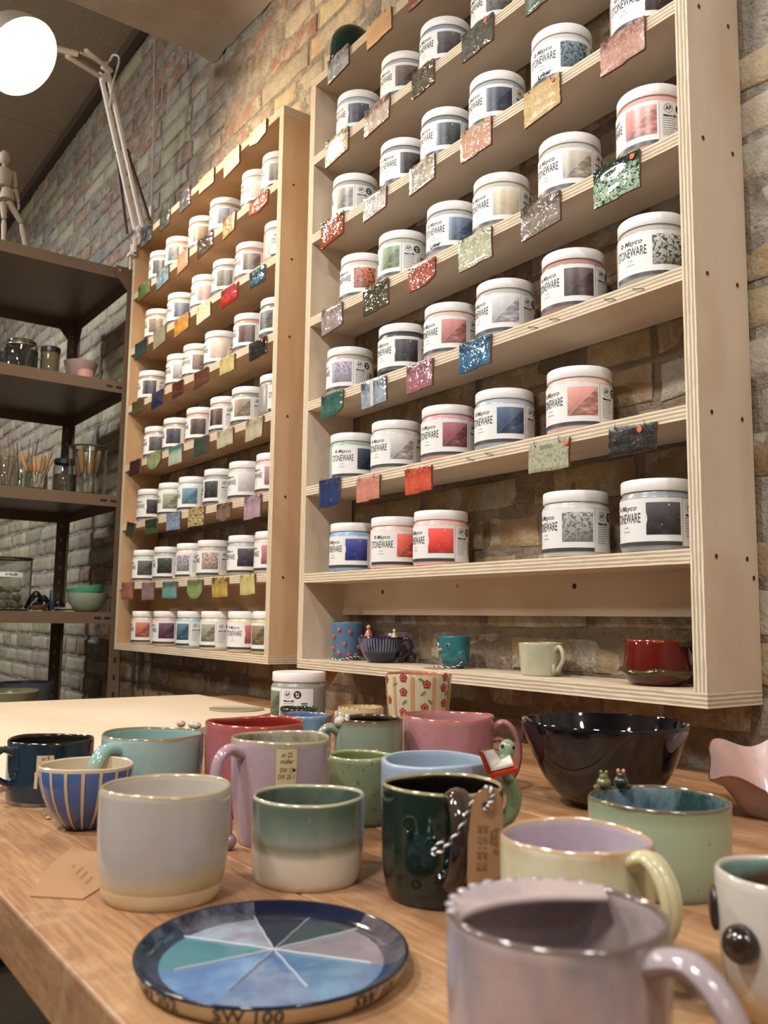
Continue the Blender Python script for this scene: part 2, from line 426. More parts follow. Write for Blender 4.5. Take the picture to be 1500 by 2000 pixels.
# ceiling: wood-wool panels
a=N('wood_wool'); o=a.obj(); n1=a.noise(a.scale(o,1,1,1),120,5,.75,2.5); n0=a.noise(o,5,3)
c=a.ramp(n1,[(.35,'8c7a66'),(.5,'ad9a82'),(.65,'c2b098')]); a.col(a.mix(a.math('MULTIPLY',n0,.3),c,'a08c76')); a.set(Roughness=.9); a.bump(n1,.9,.006); M_wool=a.m
mb=MB()
x=-4.7
while x<3.4:
    y=-3.6
    while y<-.02:
        mb.bbox(x+.003,x+.597,y+.003,min(y+1.197,-.012),ZC,ZC+.03,M_wool,.006); y+=1.2
    x+=.6
mb.box(-4.7,3.5,-3.6,.03,ZC+.02,ZC+.05,plain('5b4c3c',.9))
struct(mb.build('ceiling'))
# dark strip between ceiling and wall
mb=MB(); mb.box(-4.7,-.775,-.03,-.001,ZC-.045,ZC,plain('4a3c30',.8,name='dark_strip')); struct(mb.build('trim_1'))
# plastered boxing under the ceiling
a=N('rough_plaster'); o=a.obj(); n1=a.noise(o,6,4); a.col(a.ramp(n1,[(.3,'a3988c'),(.7,'b5aba0')])); a.set(Roughness=.75); a.bump(a.noise(o,14,5,.6),.35,.01); M_plaster=a.m
mb=MB(); zs=1.585
def grid_box_bottom():
    nx,ny=60,30; X0,X1,Y0,Y1=-.775,1.9,-1.4,0.; b=len(mb.v)
    for j in range(ny+1):
        for i in range(nx+1):
            x=X0+(X1-X0)*i/nx; y=Y0+(Y1-Y0)*j/ny
            zz=zs-.03*min(1,(x+.775)/.6)+.004*noise.noise(Vector((x*6,y*6,0)))
            if j==ny: zz-=.012+.012*noise.noise(Vector((x*20,0,4)))
            mb.v.append((x,y,zz))
    for j in range(ny):
        for i in range(nx): mb.face([b+j*(nx+1)+i,b+j*(nx+1)+i+1,b+(j+1)*(nx+1)+i+1,b+(j+1)*(nx+1)+i],M_plaster,None,True)
    mb.box(-.775,1.9,-1.4,0,zs+.02,ZC,M_plaster); mb.box(-.775,-.765,-1.4,0,zs,zs+.03,M_plaster)
    mb.box(-.77,1.9,-1.4,-1.39,zs-.02,zs+.03,M_plaster)
grid_box_bottom(); struct(mb.build('trim_2'))
# floor and the wall at the far end
a=N('grey_concrete'); o=a.obj(); a.col(a.ramp(a.noise(o,4,5),[(.3,'3b342c'),(.7,'4d443a')])); a.set(Roughness=.6); a.bump(a.noise(o,60,4),.2,.002)
mb=MB(); mb.box(-4.7,3.5,-3.6,.03,ZF-.05,ZF,a.m); struct(mb.build('floor'))
a=N('pale_wall_paint'); o=a.obj(); a.col(a.ramp(a.noise(o,3,4),[(.3,'8f877a'),(.7,'a39a8c')])); a.set(Roughness=.8); M_lw=a.m
mb=MB(); mb.box(-4.75,-4.7,-3.6,.03,ZF,ZC,M_lw); struct(mb.build('wall_left'))
mb=MB(); mb.box(-4.7,3.5,-3.65,-3.6,ZF,ZC,plain('8a7c6c',.8,name='warm_wall_paint')); struct(mb.build('wall_front'))
mb=MB(); mb.box(3.5,3.55,-3.6,.03,ZF,ZC,plain('8a7c6c',.8,name='warm_wall_paint')); struct(mb.build('wall_right'))

# ================================================================ WORKTABLE
def table_wood():
    a=N('oiled_pine'); o=a.obj()
    n1=a.noise(a.scale(o,1.6,14,6),2.2,4,.55,.8); n2=a.noise(a.scale(o,10,160,60),2,4,.65); n3=a.noise(o,7,5,.6)
    c=a.ramp(n1,[(.3,'845a3c'),(.5,'9e7350'),(.7,'b58c64')])
    c=a.mix(a.ramp(n2,[(.42,.45),(.60,0.)]),c,'6c4a30')
    c=a.mix(a.ramp(n3,[(.5,0.),(.68,.35)]),c,'c9a77c')
    c=a.mix(a.ramp(a.noise(o,26,6,.7),[(.55,0.),(.72,.34)]),c,'cbb596')
    a.col(c); a.set(Roughness=.42,Specular_IOR_Level=.45); a.bump(a.math('ADD',n2,n3),.25,.0015); return a.m
M_table=table_wood()
TY0=-.866
t=thing('worktable','long oiled pine worktable crowded with glazed pottery, standing against the brick wall','table',(.6,-.43,ZF))
mb=MB(); px=lambda x:x-.6; py=lambda y:y+.43; pz=lambda z:z-ZF
ys=[TY0,-.70,-.545,-.385,-.225,-.095,-.004]
for i in range(len(ys)-1): mb.bbox(px(-.415),px(2.1),py(ys[i]),py(ys[i+1]-.0002),pz(ZT-.038),pz(ZT),M_table,.0018)
mb.build('tabletop',t)
for x,y in((-.36,-.80),(2.0,-.80),(-.36,-.08),(2.0,-.08)):
    mb=MB(); mb.bbox(px(x-.035),px(x+.035),py(y-.035),py(y+.035),0,pz(ZT-.0381),M_table,.003); mb.build('leg',t)
mb=MB(); mb.bbox(px(-.33),px(1.96),py(-.79),py(-.765),pz(ZT-.13),pz(ZT-.0381),M_table,.002); mb.build('apron',t)
# white board lying on it
a=N('white_melamine'); o=a.obj(); a.col(a.mix(a.ramp(a.noise(o,5,4),[(.45,0.),(.7,.25)]),'dccbb2','cdb292')); a.set(Roughness=.5); M_wb=a.m
out=[(-.41,-.135),(.005,-.15),(.322,-.603),(.535,-.783),(.56,-.862),(-.41,-.862)]
mb=MB(); n=len(out)
for z in(0,.006): mb.v+=[(x+.1,y+.5,z) for x,y in out]
mb.face(list(range(n))[::-1],M_wb); mb.face(range(n,2*n),M_wb)
for i in range(n): mb.face([i,(i+1)%n,n+(i+1)%n,n+i],M_wb)
tag(mb.build('work_board',None,loc=(-.1,-.5,ZT)),'large cream-white board lying flat on the far end of the worktable','board')

# ================================================================ WALL RACKS
TH=.018
AZ=[1.0553,.8774,.7045,.5260,.3490,.1745,0.,-.1495-TH]     # undersides of the boards, right rack
BZ=[1.0611,.8887,.7141,.5360,.3572,.1801,.0065,-.1488-TH]
D_=.113
def rack(x0,x1,Z,label,M_ply=M_ply):
    zb=Z[7]; t=thing('wall_rack',label,'rack',((x0+x1)/2,-D_/2,zb)); ox,oy=(x0+x1)/2,-D_/2
    def bd(nm,a0,a1,z0,z1,axis,y0=-D_,y1=-.0005):
        mb=MB(); mb.board(a0-ox,a1-ox,y0-oy,y1-oy,z0-zb,z1-zb,axis,M_ply,M_edge); return mb.build(nm,t)
    bd('top_panel',x0,x1,Z[0],Z[0]+TH,2); bd('bottom_panel',x0,x1,Z[7],Z[7]+TH,2)
    L=bd('side_panel',x0,x0+TH,Z[7]+TH,Z[0],0); Rr=bd('side_panel',x1-TH,x1,Z[7]+TH,Z[0],0)
    for k in range(1,7): bd('shelf',x0+TH,x1-TH,Z[k],Z[k]+TH,2,-D_+.0003)
    mb=MB(); mb.board(x0+TH-ox,x1-TH-ox,-.0185-oy,-.001-oy,Z[6]-.062-zb,Z[6]-zb,1,M_ply,M_edge); mb.build('hanging_rail',t)
    return t,Rr,ox,oy,zb
tA,rA,oxA,oyA,zbA=rack(0,.92365,AZ,'larger-looking right-hand birch plywood wall rack of glaze jars, with mugs along its bottom board')
tB,rB,oxB,oyB,zbB=rack(-1.05346,-.11872,BZ,'left-hand birch plywood wall rack full of glaze jars beside the brown metal shelving',M_plyw)
M_hole=plain('3a2a1e',.7,name='countersunk_hole')
def screws(t,x,ox,oy,zb,lst,s=1):
    for y,z in lst:
        mb=MB(); M=Matrix.Translation((x-ox,y-oy,z-zb))@Matrix.Rotation(PI/2*s,4,'Y')
        mb.lathe([(0,.0004),(.0014,.0004),(.0022,.0006),(.0029,.0008),(.0029,0)],M_hole,14,M=M)
        mb.lathe([(.0029,.0005),(.0037,.0005),(.0037,0)],plain('c9a98a',.7,name='pale_rim'),14,M=M); mb.build('screw',t)
screws(tA,.92365,oxA,oyA,zbA,[(-.088,z+.009) for z in AZ[1:7]]+[(-.024,z+.009) for z in AZ[1:7]]+[(-.011,-.014)])
screws(tB,-.11872,oxB,oyB,zbB,[(-.083,z+.009) for z in BZ[1:7]])
for x,z in((.155,-.018),(.375,-.012),(.64,-.018)):   # rail fixings
    mb=MB(); M=Matrix.Translation((x-oxA,-.0185-oyA,z-zbA))@Matrix.Rotation(PI/2,4,'X')
    mb.lathe([(0,.0006),(.003,.0006),(.0042,.0003),(.0042,0)],M_hole if x!=.375 else M_bolt,14,M=M); mb.build('screw',tA)
# small staples where a test tile is missing
def staple(px_,py_,t,ox,oy,zb):
    p=Py(px_,py_,-D_-.0008); mb=MB(); mb.sweep([(p.x-ox-.009,p.y-oy,p.z-zb+.002),(p.x-ox,p.y-oy-.002,p.z-zb-.001),(p.x-ox+.010,p.y-oy,p.z-zb-.004)],.0005,M_wire,6); mb.build('staple',t)
for q in((1040,638),(1082,622),(1190,583),(1246,563),(918,895),(955,885)): staple(*q,tA,oxA,oyA,zbA)

# ================================================================ GLAZE JARS
JR=.047
def body_mat(tint): 
    k=('body',tint)
    if k not in _mc:
        a=N('tinted_pot_plastic'); a.col(a.mix(.0,tint,tint)); a.set(Roughness=.3,Subsurface_Weight=0.); _mc[k]=a.m
    return _mc[k]
def body_mesh():
    mb=MB(); m=body_mat('9b9892')
    mb.lathe([(0,.0012),(.038,.0012),(.041,0),(.0445,.001),(.0462,.004),(.047,.009),(.047,.067),(.0462,.0705),(.0435,.0735),(.0432,.0775),(.0,.0775)],m,56)
    return mb
def lid_mesh():
    mb=MB(); n=180
    def wob(t,r,z):
        return (r-(.00035 if (int(round(t/(2*PI)*n))%2 and r>.0445 and z<.0905) else 0),z)
    mb.lathe([(.0432,.0765),(.0452,.0765),(.0457,.0772),(.0457,.0905),(.0447,.0921),(.0425,.0924),(.041,.0918),(0,.0918)],M_white,n,wob=wob)
    return mb
def label_mesh(alt=False):
    mb=MB(); R=.04705; f=cylmap(R,-PI/2,0,.0002); f2=cylmap(R,-PI/2,0,.00045)
    a=R_
    patch(mb,f,-R*a(97),R*a(29.5),.0066,.0668,M_paper,26)
    patch(mb,f,R*a(30.5),R*a(100),.0066,.0660,M_paper,16)
    patch(mb,f,R*a(29.5),R*a(30.5),.0066,.0665,M_grey,1)
    patch(mb,f2,-R*a(95),R*a(28.5),.0070,.0122,M_strip,26)
    C=-R*a(64)
    put_text(mb,'STONEWARE',.0142,M_ink,lambda s,h:f2(C+s,.0418+h),sx=.57,sy=1.24,bold=.00008)
    put_text(mb,'Mayco',.0098,M_ink,lambda s,h:f2(C+.0045+s,.0552+h),sx=1.05,shear=.35,bold=.00005)
    disc(mb,f2,C-.0135,.0558,.0030,M_logo,16); disc(mb,lambda s,h:f2(s,h)*1 if 0 else f2(s,h),C-.0135,.0558,.0012,M_paper,10)
    for i,(w_,h_) in enumerate(((.008,.0300),(.0125,.0248))):
        k=0; x=-w_/2
        while x<w_/2: patch(mb,f2,C+.001+x,C+.001+x+.0011,h_,h_+.0017,M_grey,1); x+=.0019+.0009*((k*7)%3==0); k+=1
    # safety seals
    X=R*a(45); disc(mb,f2,X,.0560,.0064,M_grey,24,r2=.0056); put_text(mb,'AP',.0085,M_ink,lambda s,h:f2(X+s,.0560+h),sx=.8,bold=.0002)
    X2=R*a(66); disc(mb,f2,X2,.0560,.0066,M_ink,24); f3=cylmap(R,-PI/2,0,.0006)
    disc(mb,f3,X2-.0019,.0580,.0017,M_paper,12); patch(mb,f3,X2-.0023,X2-.0015,.0515,.0575,M_paper,1)
    patch(mb,f3,X2+.0014,X2+.0026,.0560,.0572,M_paper,1); patch(mb,f3,X2+.0017,X2+.0023,.0515,.0565,M_paper,1)
    for q in(.0011,.0018,.0025): patch(mb,f3,X2+q,X2+q+.0004,.0570,.0596,M_paper,1)
    put_text(mb,'Made in USA',.0042,M_ink,lambda s,h:f2(R*a(48)+s,.0455+h),sx=.85,bold=.00025)
    rr=random.Random(3)
    for i in range(8):
        x=R*a(35.5); e=R*a(62 if i<5 else 58)-rr.random()*.004; z=.0410-i*.0032
        while x<e-.001: L=rr.uniform(.0015,.0045); patch(mb,f2,x,min(e,x+L),z,z+.0010,M_grey,1); x+=L+.0007
    x=R*a(74)
    patch(mb,f2,R*a(67),R*a(69.5),.020,.038,M_grey,1)
    for i in range(13):
        patch(mb,f2,x,x+.011,.0145+i*.0022,.0145+i*.0022+(.0012 if i%3 else .0016),M_ink,2)
    return mb
def swatch_mat(c,kind,c2=None):
    k=('sw',c,kind,c2)
    if k in _mc: return _mc[k]
    c=tuple(v*.85 for v in lin(c)); c2=c2 and tuple(v*.85 for v in lin(c2)); a=N('printed_swatch'); u=a.uv(); sp=a.n('ShaderNodeSeparateXYZ'); a.link(u,sp.inputs[0]); x,y=sp.outputs[0],sp.outputs[1]
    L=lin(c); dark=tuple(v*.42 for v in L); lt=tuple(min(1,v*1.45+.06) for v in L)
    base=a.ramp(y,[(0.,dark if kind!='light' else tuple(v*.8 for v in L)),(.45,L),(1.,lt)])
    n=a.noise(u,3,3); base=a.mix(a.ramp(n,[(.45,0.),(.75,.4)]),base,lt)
    if kind in('diag','weave'):
        d=a.math('SUBTRACT',x,y); msk=a.ramp(d,[(.0,0.),(.02,1.)])
        wv=a.n('ShaderNodeTexVoronoi',inp={'Scale':4.2}); mp_=a.n('ShaderNodeMapping'); a.link(u,mp_.inputs[0]); mp_.inputs['Rotation'].default_value=(0,0,.75); mp_.inputs['Scale'].default_value=(.75,1.7,1); a.link(mp_.outputs[0],wv.inputs['Vector'])
        wcol=a.ramp(wv.outputs['Distance'],[(.0,lt),(.35,L),(.7,dark)])
        base=a.mix(a.math('MULTIPLY',msk,.85),base,wcol)
        ln=a.ramp(a.math('ABSOLUTE',d),[(.0,.8),(.025,0.)]); base=a.mix(ln,base,lt)
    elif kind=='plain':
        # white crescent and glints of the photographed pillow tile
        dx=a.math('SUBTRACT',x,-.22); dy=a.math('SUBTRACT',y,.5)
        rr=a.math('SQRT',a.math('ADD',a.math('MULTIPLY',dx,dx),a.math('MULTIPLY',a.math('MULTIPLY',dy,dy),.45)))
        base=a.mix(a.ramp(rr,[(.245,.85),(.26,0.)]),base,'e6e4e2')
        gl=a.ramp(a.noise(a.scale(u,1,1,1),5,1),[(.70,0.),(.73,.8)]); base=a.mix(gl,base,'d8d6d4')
    elif kind=='speck':
        s=a.ramp(a.noise(u,9,2,.5,1.2),[(.50,0.),(.54,1.)]); base=a.mix(s,base,c2 or dark)
        d=a.math('SUBTRACT',x,y); base=a.mix(a.ramp(a.math('ABSOLUTE',d),[(.0,.6),(.03,0.)]),base,lt)
    a.col(base); a.set(Roughness=.35); _mc[k]=a.m; return a.m
def swatch_mesh():
    mb=MB(); R=.04705; f=cylmap(R,-PI/2,0,.0005); patch(mb,f,-R*R_(26),R*R_(26),.0205,.0612,M_paper,14); return mb
_jar={}
def jar_proto():
    for k,fn in(('body',body_mesh),('lid',lid_mesh),('label',label_mesh),('swatch',swatch_mesh)):
        o=fn().build(k); _jar[k]=o.data; bpy.data.objects.remove(o)
jar_proto()
def jar(x,y,z,rot,sw,kind,tint,label,group,c2=None,hand=None,lidtint=None):
    t=thing('glaze_jar',label,'jar',(x,y,z),rot,group)
    b=link('body',_jar['body'],t); b.material_slots[0].link='OBJECT'; b.material_slots[0].material=body_mat(tint)
    link('lid',_jar['lid'],t); link('label',_jar['label'],t)
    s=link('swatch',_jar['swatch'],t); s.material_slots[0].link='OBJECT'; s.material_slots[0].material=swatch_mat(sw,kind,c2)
    if hand:
        mb=MB(); R=.04705; f=cylmap(R,-PI/2,0,.0006); put_text(mb,hand,.0095,M_ink,lambda q,h:f(-R*R_(58)+q,.0165+h+.1*q),bold=.0004); mb.build('handwriting',t)
    return t
def jar_x(L,z,y,R=JR):
    lo,hi=-1.3,1.2
    for _ in range(40):
        x=(lo+hi)/2; dx,dy=CAM.x-x,CAM.y-y; d=math.hypot(dx,dy); a_=math.atan2(-dy,-dx)+math.asin(R/d); l=math.sqrt(d*d-R*R)
        q=proj((CAM.x+l*math.cos(a_),CAM.y+l*math.sin(a_),z))[0]
        if q<L: lo=x
        else: hi=x
    return x
ORD=['first','second','third','fourth','fifth','sixth']
# (left edge px, turn of the swatch in degrees, swatch colour, kind, jar tint, words)
B_ROWS=[
 [(291,14,'2e2d3c','plain','b7b3ac','ink-blue'),(322.5,-12,'626a70','diag','c9a596','slate-grey'),(368,8,'86705e','plain','9a958c','taupe'),(408.8,-5,'80869a','plain','9a968e','blue-grey'),(471,15,'e6d8c8','light','d6cfc4','cream'),(511,18,'8e8985','diag','c8c2b8','mid-grey')],
 [(283,5,'7d6a58','plain','a9a49b','fawn'),(326,8,'5c6378','plain','b1aca2','storm-blue'),(373,10,'b09890','light','d9c6b8','rosy-beige'),(414,12,'6f695c','plain','a19d94','olive-grey'),(459,12,'7b6e5f','diag','c89d8e','mud-brown'),(516,56,'dcb8a8','light','dba898','blush')],
 [(269.4,3,'38333a','plain','9b968e','charcoal'),(323.9,12,'a3a3a8','diag','cfcabf','silver-grey'),(356.3,32,'7a6654','diag','c4bcae','chestnut'),(398.6,8,'cdbca6','light','c9c1b3','oatmeal'),(455.5,10,'5e4038','plain','c29588','red-brown'),(507,5,'5d5d50','diag','86847a','moss-grey')],
 [(280.8,12,'4b4845','plain','a19c94','graphite'),(317.5,12,'33303e','plain','9d9991','midnight'),(362.4,10,'4a3433','plain','cf9d90','oxblood-brown'),(408.8,-3,'4a332d','plain','c7a497','dark chocolate'),(451.3,-5,'8f7c66','diag','8e8b84','bronze'),(513.9,62,'8a8070','plain','8e8a82','hidden')],
 [(267.6,27,'332a30','plain','a8a39b','blackish plum'),(308,15,'8f967c','diag','ccccb8','sage-green'),(347.2,5,'5d8496','diag','c6ccca','steel-blue'),(396.8,0,'2a2728','plain','97938c','black'),(445.5,32,'c0bebd','light','bdbab4','pearl-white'),(498.7,46,'a58088','diag','c9b0aa','dusty-mauve')],
 [(258.7,30,'50564f','diag','b1aea6','green-grey'),(299.2,18,'2c3429','plain','a3a098','bottle-green'),(343.2,-5,'a39ea8','speck','d5c8c4','lilac-and-black patterned'),(384,0,'bba99b','speck','a6a199','beige-and-black patterned'),(444,27,'3c3a46','plain','a9a8a5','violet-black'),(497.3,42,'b0707a','plain','cbb8b4','raspberry')],
 [(256.5,20,'b96a55','diag','c9b4a0','brick-orange'),(298,18,'5c3a4d','diag','c6a79a','plum'),(344,-3,'41647a','diag','97b0b0','petrol-blue'),(390.7,-5,'8c8c7a','diag','c9c6b4','grey-green'),(443.5,50,'b5645c','plain','d0bfa6','coral'),(492,5,'7d7150','diag','b9b38c','olive')]]
A_ROWS=[
 [(657.5,-3,'3a3c50','plain','aeb4ba','stormy navy'),(743.3,3,'5d4638','diag','a6a29b','cocoa'),(819.4,8,'4b4448','plain','8f97a6','dark plum-grey'),(919.7,0,'77726d','speck','a8a49c','pebble-grey')],
 [(648.9,-32,'8d8272','diag','a5a199','khaki-brown'),(741.8,16,'3a2f30','diag','90908e','bronze-black'),(821.5,3,'2f3a38','plain','838582','dark teal'),(915.7,4,'262f4a','diag','9ba1a6','deep navy'),(1036.7,24,'6f868f','speck','c4c4be','sea-grey speckled','3c4850','Løber'),(1191,27,'4a353c','plain','a39f99','burgundy-brown')],
 [(664.2,2,'c0643c','speck','c9c0b2','burnt-orange','5a3226'),(738.1,-34,'6f8460','diag','b7b5a8','leaf-green'),(832.3,17,'5c708c','diag','a8acae','denim-blue',None,'Løber'),(923.3,9,'c2b598','light','c1bba9','buttery cream'),(1051,14,'b3aa96','diag','bdb8ac','sand'),(1203.3,-18,'d08478','diag','d0a49a','salmon-rose')],
 [(637.5,-22,'a9a2b0','speck','b3a49a','lavender','8a8496'),(738,7,'2b2b34','plain','41454a','black-blue'),(827.7,6,'b8766c','weave','cdb2a8','terracotta-rose'),(928.9,1,'b9b9bc','diag','b1aea8','frost-grey'),(1056.7,10,'4b3538','diag','a9837c','maroon'),(1205,25,'b5b5ae','speck','b1aea6','black-and-white patterned','3a403e')],
 [(643.6,35,'22354e','diag','8fa79c','dark blue'),(724.2,13,'c2bfbc','diag','c6c2ba','ash-white'),(822.1,14,'9a5660','weave','c99a9c','rose-red'),(926.7,12,'3f5674','weave','a3abb2','royal-steel blue'),(1066.7,6,'d29286','weave','d0b6ae','shell-pink')],
 [(643.6,6,'2b3a8c','plain','86a3c8','cobalt-blue'),(723,28,'e0685a','diag','d9bcae','coral-red'),(806.8,0,'ea483e','plain','dfaea4','scarlet'),(1059,3,'a8a8a6','speck','c3beb4','stone-grey textured'),(1211,9,'3a353c','plain','8f9496','near-black')]]
SWL=[[298.7,326,377.5,418.7,491,525],[291,340,386,423.7,475,0],[278.3,337.8,375.8,411,466,508.7],[291,325,372,411,458.7,0],[285.9,318,356,400,465.8,517],[268.8,307.5,346,394.7,464,512],[264.8,310,346,393.9,478,492.8]]
SHN=['topmost shelf','second shelf','third shelf','fourth shelf','fifth shelf','sixth shelf','bottom board']
for side,rows,Z,base_py in(('left',B_ROWS,BZ,None),('right',A_ROWS,AZ,None)):
    for r,row in enumerate(rows):
        z=Z[r+1]+TH if r<6 else Z[7]+TH
        for i,e in enumerate(row):
            y=-.0655; x=jar_x(e[0],z+.05,y,JR)
            if side=='left' and i==5: x=min(x,-.11872-TH-JR-.002)
            if side=='right' and i==5: x=min(x,.92365-TH-JR-.001)
            fi=e[1]
            if side=='left':
                q=SWL[r][i]
                if q:
                    D=proj((x,y,z+.05))[2]; wpx=JR*FPX/D; u=(q-(e[0]+wpx))/wpx; fi=math.degrees(math.asin(max(-.97,min(.97,u))))+26
            rot=az_cam(x,y)+R_(fi)+PI/2
            if e[5]=='hidden': lab='white-lidded glaze jar showing only its printed name, last on left rack\'s fourth shelf'
            else: lab='white-lidded jar, %s label square, %s from left on %s rack\'s %s'%(e[5],ORD[i],side,SHN[r])
            jar(x,y,z+.0002,rot,e[2],e[3],e[4],lab,'glaze jars on the %s wall rack'%side,e[6] if len(e)>6 else None,e[7] if len(e)>7 else None)
# the loose jar on the table
jx,jy=.187,-.219
tj=jar(jx,jy,ZT+.0064 if jx<.28 else ZT,az_cam(jx,jy)+R_(-68)+PI/2,'5d6a54','weave','8f8f88','white-lidded glaze jar standing on the table, its back label with barcode facing out','jar')
tj.location.z=ZT+.0002

# ================================================================ POTTERY ON THE TABLE
def rel(x,y,deg): return az_cam(x,y)+R_(deg)     # 0 = towards the viewer, +90 = to the viewer's right
def wobf(H,seed=0,a=.012,b=.02,rimw=.0012):
    r0=random.Random(seed); p=[r0.uniform(0,6.3) for _ in range(6)]
    def f(t,r,z):
        k=max(0,z/H); 
        rr=r*(1+a*k*math.sin(2*t+p[0])+a*.5*math.sin(3*t+p[1])*k+.0008*math.sin(5*t+p[2]+z*60))
        zz=z+.55*rimw*k**4*(.8*math.sin(2*t+p[3])+.35*math.sin(3*t+p[4])+.12*math.sin(7*t+p[5]))
        return rr,zz
    return f
def cupprof(R,H,rb,mo,mi,mr=None,mf=None,th=.0035,bulge=0.,foot=0.,curve=3.,lip=0.):
    """outer wall from the foot up, round lip, inner wall down. rb = base radius / rim radius"""
    P=[(0,.0008,mf or mo),(R*rb-.003,.0008,mf or mo),(R*rb-.0012,0,mf or mo)]
    n=14
    def rad(k): 
        q=rb+(1-rb)*(1-(1-k)**curve) if curve>0 else rb+(1-rb)*k
        return R*(q+bulge*math.sin(PI*k))
    for i in range(n+1):
        k=i/n; z=max(.0015,H*k-(.0018 if i==n else 0)); P.append((rad(k)+(lip*k**6),z,(mf if (mf and z<foot) else mo)))
    rl=P[-1][0]
    P[-1]=(rl,H-.0018,mr or mo)
    P+=[(rl-.0006,H-.0005,mr or mo),(rl-th*.5,H,mr or mi),(rl-th+.0005,H-.0006,mr or mi),(rl-th,H-.0020,mi)]
    for i in range(n-1,0,-1):
        k=i/n
        if H*k<th*1.6: break
        P.append((max(.001,rad(k)-th+(lip*k**6)),H*k,mi))
    P.append((max(.001,rad(th*1.6/H)-th*1.8),th*1.15,mi)); P.append((0,th*1.1,mi)); return P
def handle(R0,R1,z1,z0,out,rad,m,az,flat=.62,drop=0.,inset=.002,side=0.,n=12):
    """loop handle in the vertical plane at azimuth az; R1 radius at top joint z1, R0 at lower joint z0"""
    d=Vector((math.cos(az),math.sin(az),0)); s=Vector((-d.y,d.x,0)); zm=(z1+z0)/2
    L=[(R1-inset,z1-.002),(R1+out*.45,z1+.002),(R1+out*.9,z1-(z1-z0)*.18-drop*.3),(R1+out*1.0,zm-drop*.6),(R0+out*.72,z0+(z1-z0)*.18-drop),(R0+out*.25,z0-.0005-drop*.4),(R0-inset,z0)]
    mb=MB(); mb.sweep([d*r+Vector((0,0,z))+s*side*i/6 for i,(r,z) in enumerate(L)],[rad*1.25,rad*1.02,rad,rad*.95,rad*.95,rad,rad*1.2],m,n,flat=flat,up=s); return mb
def shell(name,label,cat,x,y,z=None,group=None): return thing(name,label,cat,(x,y,ZT+.0002 if z is None else z),0,group)
def vessel(t,prof,seed=0,n=72,a=.012,rimw=.0012,H=.08,name='cup_body',wob=True):
    mb=MB(); mb.lathe(prof,prof[0][2],n,wob=wobf(H,seed,a,.02,rimw) if wob else None); return mb.build(name,t,sharp=50)

CUPS='handmade mugs and cups on the worktable'
# 1 tall white cup
R,H=.0436,.0715; x,y=.958,-.778
t=shell('cup','large handleless cup in pearly grey-white glaze with a sandy yellowish foot, front left','cup',x,y,group=CUPS)
mo=glaze([(0.,'cdb489'),(.07,'d6c29c'),(.13,'b8a47a'),(.22,'c8b890'),(.34,'b9b2aa'),(.6,'bdb6b0'),(.965,'c2bbb0'),(1.,'b3a07c')],H,.16,.16,14,bump=.10)
mi=glaze([(0.,'c8c4be'),(1.,'c9c0b2')],H,.12,.05)
vessel(t,cupprof(R,H,.86,mo,mi,glaze([(0.,'b7a684'),(1.,'b7a684')],H),plain('d8c4a0',.6),.0030,curve=4,foot=.006),3,H=H,a=.012)
mb=MB(); mb.lathe([(R*.895,.0068),(R*.905,.0075),(R*.918,.0082)],plain('8a7450',.5,name='foot_line'),72,wob=lambda q,r,z:(r+.0004,z)); 
# 2 green over white cup
R,H=.0403,.0585; x,y=.977,-.677
t=shell('cup','small handleless cup, sage green over a creamy white lower third','cup',x,y,group=CUPS)
mo=glaze([(0.,'d8cbb4'),(.36,'d9cfbb'),(.43,'a09a86'),(.49,'857d68'),(.56,'8d9284'),(.66,'7a8778'),(.85,'616f60'),(.97,'5c6a58'),(1.,'b3ab8c')],H,.2,.05,22,bump=.12)
mi=glaze([(0.,'525e52'),(.6,'5a695b'),(1.,'6a7868')],H,.13,.12,20,mot='4a594c')
vessel(t,cupprof(R,H,.93,mo,mi,glaze([(0.,'b9b391'),(1.,'b9b391')],H),None,.0026,curve=6),5,H=H)
# 3 dark green mug, handle to the viewer, kraft tag
R,H=.0413,.0735; x,y=1.06,-.621
t=shell('mug','tall dark green mug with black glossy inside, handle turned to the viewer','mug',x,y,group=CUPS)
mo=glaze([(0.,'1c1c0e'),(.15,'0f1710'),(.4,'08100d'),(.7,'0a1b17'),(.93,'13261c'),(.975,'3f4a2c'),(1.,'8a8058')],H,.09,.22,18,mot='10281f',bump=.2)
mi=glaze([(0.,'0b0908'),(.9,'120d0b'),(1.,'1b1712')],H,.05,.02)
vessel(t,cupprof(R,H,.88,mo,mi,glaze([(0.,'8f855c'),(1.,'9c9068')],H),None,.0026,curve=5),8,H=H)
mh=glaze([(0.,'0e0c0a'),(.6,'1a1411'),(1.,'3d2f26')],H,.07,.1)
handle(R*.97,R,.071,.020,.026,.0072,mh,rel(x,y,12),.8,side=-.004).build('handle',t)
# relief curls
mb=MB(); mr_=glaze([(0.,'16291c'),(1.,'24402c')],H,.1)
for a_,z in((-30,.052),(-8,.040)):
    az=rel(x,y,a_); q=[(1,0),(.5,.9),(-.5,.8),(-.9,-.1),(-.2,-.7),(.3,-.2)]
    f=cylmap(R*.985,az,z,.0006); mb.sweep([f(u*.006,v*.006) for u,v in q],.0009,mr_,6)
mb.build('relief_curl',t)
put=MB(); 
for i,ch in enumerate('TOT'):
    f=cylmap(R*.97,rel(x,y,-44+i*20),.0155,.0004); put_text(put,ch,.009,plain('0c1610',.2,name='stamped_letter'),f)
put.build('stamped_letters',t)
